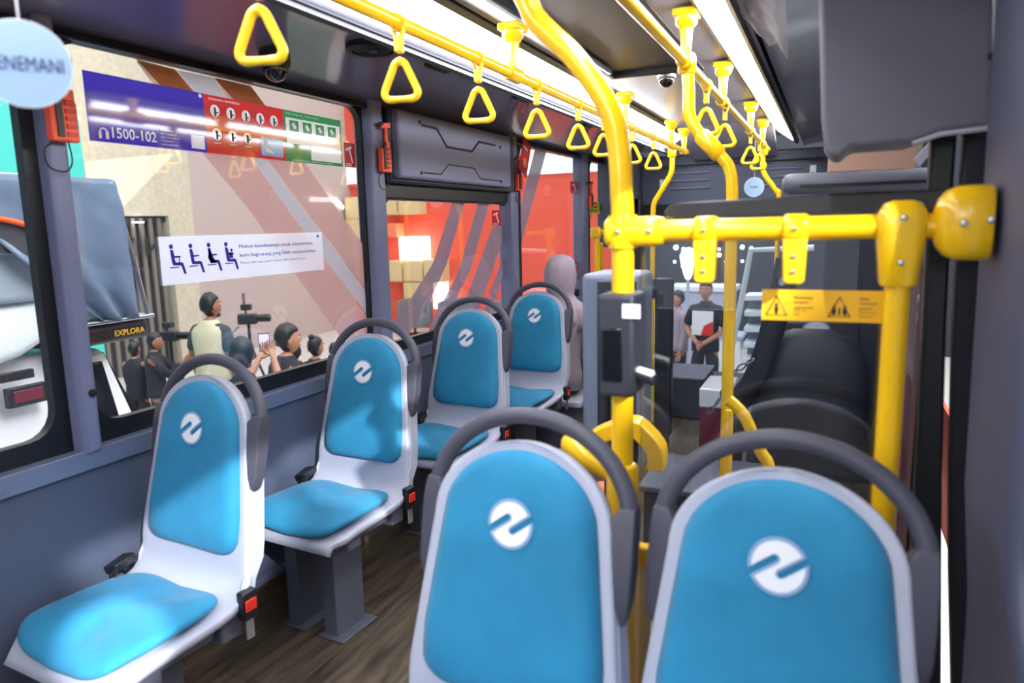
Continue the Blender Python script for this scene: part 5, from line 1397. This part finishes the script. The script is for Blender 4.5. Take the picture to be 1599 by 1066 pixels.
    if scarf:
        lo = []
        for z, rx, ry, yo in ((.150, .02, .02, -.005), (.140, .06, .07, -.005), (.11, .085, .105, -.006), (.05, .103, .122, -.01), (-.02, .104, .124, -.012), (-.08, .094, .115, -.012), (-.12, .088, .105, -.01), (-.16, .115, .115, 0), (-.20, .19, .14, 0), (-.27, .235, .15, 0), (-.34, .245, .155, 0)):
            ring = []
            for k in range(26):
                a = 2 * math.pi * k / 26; x, y = rx * math.cos(a), ry * math.sin(a) + yo
                if math.sin(a) > .75 and -.1 < z < .1: y -= .05
                wv = 1 + .03 * math.sin(7 * a + z * 40); ring.append((x * wv, y * wv, z))
            lo.append(ring)
        piece(MB().loft(lo), 'headscarf', scarf)
    # clothes follow the body
    def garment(ns, es, grow, name, m, rad=None, ends=None):
        vs = []
        for n_ in ns:
            r = (rad or {}).get(n_, R.get(n_)); r = r if isinstance(r, tuple) else (r, r); p = (ends or {}).get(n_, V.get(n_))
            vs.append((p, (r[0] * grow + .008, r[1] * grow + .008)))
        v2, f2 = skin_mesh(vs, [(ns.index(a), ns.index(b_)) for a, b_ in es], 0, name, M[m]); g = MB().add(v2, f2)
        if name != 'trousers':
            k_ = 1.0 if name == 'shirt' else 1.10; sp_ = []
            pts_ = [(V['pelvis'] + Vector((0, 0, -.10)), .172, .128), (V['pelvis'], .17, .128), (V['waist'], .155, .118), (V['chest'], .176, .128), (V['neckb'] - Vector((0, 0, .075)), .186, .108), (V['neckb'] - Vector((0, 0, .03)), .15, .092), (V['neckb'] + Vector((0, 0, .012)), .085, .075), (V['neckb'] + Vector((0, 0, .04)), .066, .064)]
            for p_, rx_, ry_ in pts_:
                sp_.append([p_ + Vector((rx_ * fat * k_ * math.cos(a_), ry_ * k_ * math.sin(a_), 0)) for a_ in [2 * math.pi * j / 24 for j in range(24)]])
            if name == 'vest': g = MB()
            g.loft(sp_)
        return g.build(name, M[m], t, smooth=180)
    eL = V['sL'].lerp(V['eL'], sleeve * 2 if sleeve <= .5 else 1); eR = V['sR'].lerp(V['eR'], sleeve * 2 if sleeve <= .5 else 1)
    ns = ['waist', 'pelvis', 'chest', 'neckb', 'sL', 'cL', 'sR', 'cR']; es = [('waist', 'pelvis'), ('waist', 'chest'), ('chest', 'neckb'), ('chest', 'sL'), ('sL', 'cL'), ('chest', 'sR'), ('sR', 'cR')]
    rad = dict(cL=.052, cR=.052); ends = dict(cL=eL, cR=eR, neckb=V['neckb'] + Vector((0, 0, .015)), pelvis=V['pelvis'] + Vector((0, 0, -.09)))
    if sleeve > .5:
        ns += ['dL', 'dR']; es += [('cL', 'dL'), ('cR', 'dR')]; rad.update(dL=.034, dR=.034); ends.update(dL=V['eL'].lerp(V['wL'], .92), dR=V['eR'].lerp(V['wR'], .92))
    garment(ns, es, 1.16, 'shirt', top, rad, ends)
    if vest:
        garment(['waist', 'pelvis', 'chest', 'nv', 'vL', 'vR'], [('waist', 'pelvis'), ('waist', 'chest'), ('chest', 'nv'), ('chest', 'vL'), ('chest', 'vR')], 1.38, 'vest', vest,
                dict(nv=(.085, .07), vL=.068, vR=.068, pelvis=(.15, .12)), dict(nv=V['neckb'] + Vector((0, 0, .03)), vL=V['sL'] * .98 + V['chest'] * .02, vR=V['sR'] * .98 + V['chest'] * .02, pelvis=V['pelvis'] + Vector((0, 0, -.12))))
    garment(['pelvis', 'waist', 'hL', 'kL', 'aL', 'hR', 'kR', 'aR'], [('pelvis', 'waist'), ('pelvis', 'hL'), ('hL', 'kL'), ('kL', 'aL'), ('pelvis', 'hR'), ('hR', 'kR'), ('kR', 'aR')], 1.08, 'trousers', legs, dict(pelvis=.105, waist=.09), dict(waist=V['pelvis'].lerp(V['waist'], .5)))
    for sd in 'LR':
        a, to = V['a' + sd], V['t' + sd]; dv = (to - a); dv.z = 0; dv = dv.normalized(); sv = Vector((dv.y, -dv.x, 0))
        MB().loft([[a + dv * u + sv * w_ + Vector((0, 0, a.z * -1 + V['a' + sd].z + q)) for w_, q in ((-w, -a.z + a.z - .085), (w, -.085), (w * .8, h - .085), (-w * .8, h - .085))] for u, w, h in ((-.07, .032, .06), (0, .042, .09), (.1, .048, .06), (.19, .03, .035))]).build('shoe', M['black'], t, smooth=60, bevel=.01)
    return t
SIT = dict(pelvis=(0, 0, .50), waist=(0, .0, .63), chest=(0, .02, .82), neckb=(0, .03, .98), neck=(0, .045, 1.06), head=(0, .06, 1.15), sL=(-.165, .02, .935), sR=(.165, .02, .935), eL=(-.21, .08, .68), eR=(.21, .08, .68),
           wL=(-.12, .30, .60), wR=(.12, .30, .60), hL=(-.09, .02, .48), hR=(.09, .02, .48), kL=(-.12, .42, .50), kR=(.12, .42, .50), aL=(-.12, .42, .09), aR=(.12, .42, .09), tL=(-.13, .57, .035), tR=(.13, .57, .035))
def stool(x, y, rz, z=GROUND, h=.40, lab='dark low stool under a seated onlooker', grp='stools of the seated onlookers'):
    t = empty('low_stool', (x, y, z), rz); tag(t, lab, 'stool', grp)
    MB().box(-.17, .17, -.14, .16, h - .03, h).build('seat', M['charcoal'], t, bevel=.008)
    for a in (-.15, .15):
        for b in (-.12, .14): MB().box(a - .012, a + .012, b - .012, b + .012, 0, h - .03).build('leg', M['charcoal'], t)
# man in the beige vest
q = P(324, 456, x=-5.45)
hgt = q.z - GROUND
person('standing man in a beige vest over a charcoal shirt, looking right, outside the second window', (q.x, q.y, GROUND), math.radians(8), dict(look=math.radians(-22), eR=(.22, -.02, 1.10), eL=(-.22, -.02, 1.1)), 'skin_dark', 'shirt', .42, 'vest', 'trousers', 'short', hgt / 1.735, True)
# person filming with a phone
q = P(376, 526, x=-3.5); s_ = (q.z - GROUND) / 1.735
person('dark-haired person outside seen from behind, holding up a phone with both hands', (q.x, q.y, GROUND), math.radians(45), dict(look=math.radians(-10), eR=(.27, .20, 1.24), wR=(.225, .42, 1.50), eL=(-.05, .26, 1.24), wL=(.115, .42, 1.49)), 'skin', 'darkcloth', .3, None, 'trousers', 'full', s_, curl=.9,
       thumbs={'L': (1, -.3, .2), 'R': (-1, -.3, .2)})
ph = empty('phone', Vector((q.x, q.y, GROUND)) + s_ * (Matrix.Rotation(math.radians(45), 3, 'Z') @ Vector((.170, .50, 1.60))), math.radians(45)); tag(ph, 'phone with a lit violet screen held up by the dark-haired person outside', 'phone')
MB().box(-.038, .038, -.005, .005, -.08, .08).build('case', M['black'], ph, bevel=.004)
MB().box(-.034, .034, -.0062, -.005, -.072, .072).build('screen', M['phone_screen'], ph)
q = P(438, 507, x=-4.6); s_ = (q.z - GROUND) / 1.275
stool(q.x, q.y, math.radians(-20), lab='dark low stool under a seated onlooker outside', h=.365 * s_)
person('dark-haired onlooker outside in profile, right of the raised phone', (q.x, q.y, GROUND), math.radians(-20), dict(SIT, look=math.radians(-15)), 'skin', 'darkcloth', .3, None, 'trousers', 'full', s_)
for px, py, x, hr_, lab, rz in ((463, 536, -5.6, 'short', 'low dark head of an onlooker, left of the head with a hair bun', 60), (486, 524, -5.0, 'bun', 'onlooker outside with a dark hair bun, low behind the window frame', -10), (521, 534, -5.3, 'short', 'farthest onlooker outside, half hidden behind the second window seat', 30)):
    q = P(px, py, x=x); s_ = (q.z - GROUND) / 1.29
    person(lab, (q.x, q.y, GROUND), math.radians(rz), dict(SIT), 'skin_dark', 'darkcloth', .3, None, 'trousers', hr_, s_, group='seated onlookers outside the second window')
    stool(q.x, q.y, math.radians(rz), lab='dark low stool under a seated onlooker outside', h=.365 * s_)
# camera crew at the dark shopfront
for px, py, x, lab, rz in ((237, 518, -6.3, 'dark-clothed camera operator outside, left of the man in the beige vest', -50), (207, 532, -6.6, 'dark-clothed person crouched behind the white car, near the shopfront', 20)):
    q = P(px, py, x=x)
    person(lab, (q.x, q.y, GROUND), math.radians(rz), dict(eR=(.2, .2, 1.15), wR=(.08, .36, 1.3), eL=(-.2, .2, 1.15), wL=(-.08, .36, 1.28)), 'skin_dark', 'darkcloth', .8, None, 'trousers', 'short', (q.z - GROUND) / 1.735)
def tripod_camera(px, py, x, lab, rz, antenna=False):
    q = P(px, py, x=x); t = empty('tripod_camera', (q.x, q.y, GROUND), rz); tag(t, lab, 'camera'); h = q.z - GROUND
    for k in range(3):
        a = k * 2.094; MB().tube([(0, 0, h - .28), (.38 * math.cos(a), .38 * math.sin(a), 0)], [.016, .011], 8).build('leg', M['charcoal'], t)
    MB().tube([(0, 0, h - .42), (0, 0, h - .05)], .017, 10).build('column', M['black'], t)
    MB().box(-.05, .05, -.10, .09, h - .06, h + .05).build('camera_body', M['charcoal'], t, bevel=.01)
    MB().lathe([(.038, .09), (.042, .14), (.042, .21), (.036, .23)], (0, 0, h), 'y', 18).build('lens', M['black'], t)
    MB().box(-.045, .045, -.06, .04, h + .09, h + .15).build('monitor', M['charcoal'], t, bevel=.005)
    MB().tube([(0, -.02, h + .04), (0, -.02, h + .1)], .01, 8).build('monitor_post', M['frame'], t)
    MB().tube([(0, -.1, h - .08), (.03, -.22, h - .2), (.05, -.3, h - .36)], .012, 8).build('pan_handle', M['steel'], t)
    if antenna:
        for dx in (-.03, .03): MB().tube([(dx, -.03, h + .14), (dx * 1.1, -.03, h + .27)], .005, 6).build('antenna', M['black'], t)
tripod_camera(388, 497, -5.6, 'film camera with two short antennas on a tripod, right of the man in the vest', math.radians(-60), True)
tripod_camera(266, 524, -6.6, 'dark film camera on a tripod, left of the man in the vest', math.radians(-70))
# seated person with the headscarf at the front of the bus
q = P(870, 398, x=-1.50)
person('person in a mauve-grey headscarf sitting with back turned at the front of the bus', (q.x, q.y, FLOOR), math.radians(-6), dict(SIT), 'skin', 'hijab', .9, None, 'trousers', None, (q.z - FLOOR) / 1.30, scarf='hijab')
t = empty('bench', (q.x, q.y, FLOOR)); tag(t, 'plain grey bench under the person in the mauve headscarf', 'bench')
MB().box(-.2, .2, -.17, .17, .28, .32).build('seat', M['shell'], t, bevel=.01); MB().box(-.15, .15, -.1, .1, 0, .28).build('base', M['frame'], t)
# man ahead of the bus, and a pale-shirted one
q = P(1104, 436, y=8.5); s_ = (q.z - GROUND) / 1.735
mn = person('man in a black t-shirt with a white and red print, hands clasped, beyond the windscreen', (q.x, 8.5, GROUND), math.radians(172), dict(eL=(-.24, .0, 1.12), eR=(.24, 0, 1.12), wL=(-.05, .20, .98), wR=(.05, .20, .98), look=math.radians(5)), 'skin', 'darkcloth', .45, None, 'trousers', 'short', s_, curl=.8)
pr_ = MB().box(-.13, .13, .130, .138, 1.06, 1.36).build('shirt_print', M['white'], mn, bevel=.01)
MB().prism([(-.13, .139, 1.06), (.02, .139, 1.06), (-.02, .139, 1.18), (-.13, .139, 1.24)], (0, .003, 0)).build('red_print', M['red'], mn)
lettering('NEVER GIVE UP', mn, mn.matrix_world @ Vector((.11, .142, 1.26)), -UX, UZ, .22 * s_, .05 * s_, M['inkblack'], depth=.0005) if False else None
q = P(1062, 452, y=8.9)
person('person in a pale lilac shirt beyond the windscreen, beside the tall black panel', (q.x, 8.9, GROUND), math.radians(120), dict(), 'skin', 'hijab', .8, None, 'trousers', 'short', (q.z - GROUND) / 1.735)
# things ahead of the bus
ct = empty('exhibition_counter', (-.30, 8.2, GROUND)); tag(ct, 'white counter of stacked slanting slats outside, beyond the windscreen', 'counter')
for k in range(8): MB().obox((.0, .0, .30 + k * .17), (.52, 0, .015), (0, .18, 0), (0, 0, .028)).build('slat', M['fabricwhite'], ct, bevel=.006)
MB().box(-.5, .5, .05, .2, 0, 1.5).build('back', M['ticket_grey'], ct)
fm = empty('easel', (-.95, 7.6, GROUND)); tag(fm, 'tall silver display frame leaning beyond the windscreen, right of the man in the printed t-shirt', 'frame')
MB().tube([(-.12, 0, 0), (.12, 0, 1.35), (.22, 0, 2.0), (.8, 0, 2.02)], .03, 10).build('frame_tube', M['fabricwhite'], fm)
wt = empty('white_table', (-1.75, 11.3, GROUND)); tag(wt, 'white box table beyond the windscreen, left of the man in the printed t-shirt', 'table')
MB().box(-.5, .5, -.3, .3, 1.25, 1.33).build('top', M['fabricwhite'], wt, bevel=.01); MB().box(-.45, .45, -.25, .25, 0, 1.25).build('body', M['shell'], wt)
a, b = P(1092, 606, y=3.75), P(1142, 640, y=3.75)
lw_ = empty('low_showcase', ((a.x + b.x) / 2, 3.75, FLOOR)); tag(lw_, 'low white and maroon box behind the chain, near the short yellow post', 'box'); hw = (b.x - a.x) / 2
MB().box(-hw, hw, 0, .35, b.z - FLOOR, a.z - FLOOR).build('top', M['carwhite'], lw_, bevel=.01); MB().box(-hw + .005, hw - .005, .005, .34, 0, b.z - FLOOR).build('base', M['maroon'], lw_)
for k, (x, w2, h2, m2) in enumerate(((-2.3, .5, 1.2, 'fabricwhite'), (-1.25, .35, .7, 'carwhite'), (-.55, .28, 1.05, 'fabricwhite'))):
    t = empty('display_stand', (x, 9.9 + .4 * k, GROUND)); tag(t, ['white display stand ahead, left of the lilac shirted person', 'low white display stand behind the man in the printed t-shirt', 'white display stand behind the slatted counter'][k], 'stand')
    MB().box(-w2 / 2, w2 / 2, -.2, .2, 0, h2).build('body', M[m2], t, bevel=.01); MB().box(-w2 / 2 - .04, w2 / 2 + .04, -.24, .24, h2, h2 + .05).build('top', M['shell'], t, bevel=.01)
st(MB().box(-3.6, 9, 13.5, 13.7, GROUND, 6), 'wall_hall_front', M['darkgreen'])
lc = empty('floor_lamp', (-1.7, 9.6, GROUND)); tag(lc, 'white rounded lamp on a thin stem beyond the windscreen', 'lamp')
MB().lathe([(.03, 1.55), (.06, 1.62), (.10, 1.78), (.11, 1.86), (.08, 1.93), (.02, 1.96)], (0, 0, 0), 'z', 20).build('lamp_shade', M['lampwhite'], lc); MB().tube([(0, 0, 0), (0, 0, 1.56)], .02, 10).build('pole', M['shell'], lc); MB().lathe([(.14, 0), (.14, .02)], (0, 0, 0), 'z', 20).build('base', M['shell'], lc)
rr_ = random.Random(9)
gl_ = emitmat('spark_lamp', (.95, .97, 1, 1), 9)
for k in range(22):
    x = -2.6 + .13 * (k % 11) + rr_.uniform(-.03, .03); z = -.70 + .3 * (k // 11) + rr_.uniform(-.11, .11); t = empty('string_light', (x, 13.3, z)); tag(t, 'tiny white bulb of a light chain on the dark hall wall ahead', 'light', 'tiny bulbs on the dark wall ahead')
    MB().ball((0, 0, 0), rr_.uniform(.02, .045), seg=10, rings=8).build('bulb', gl_, t); MB().tube([(0, .02, 0), (0, .21, 0)], .006, 6).build('holder', M['black'], t)
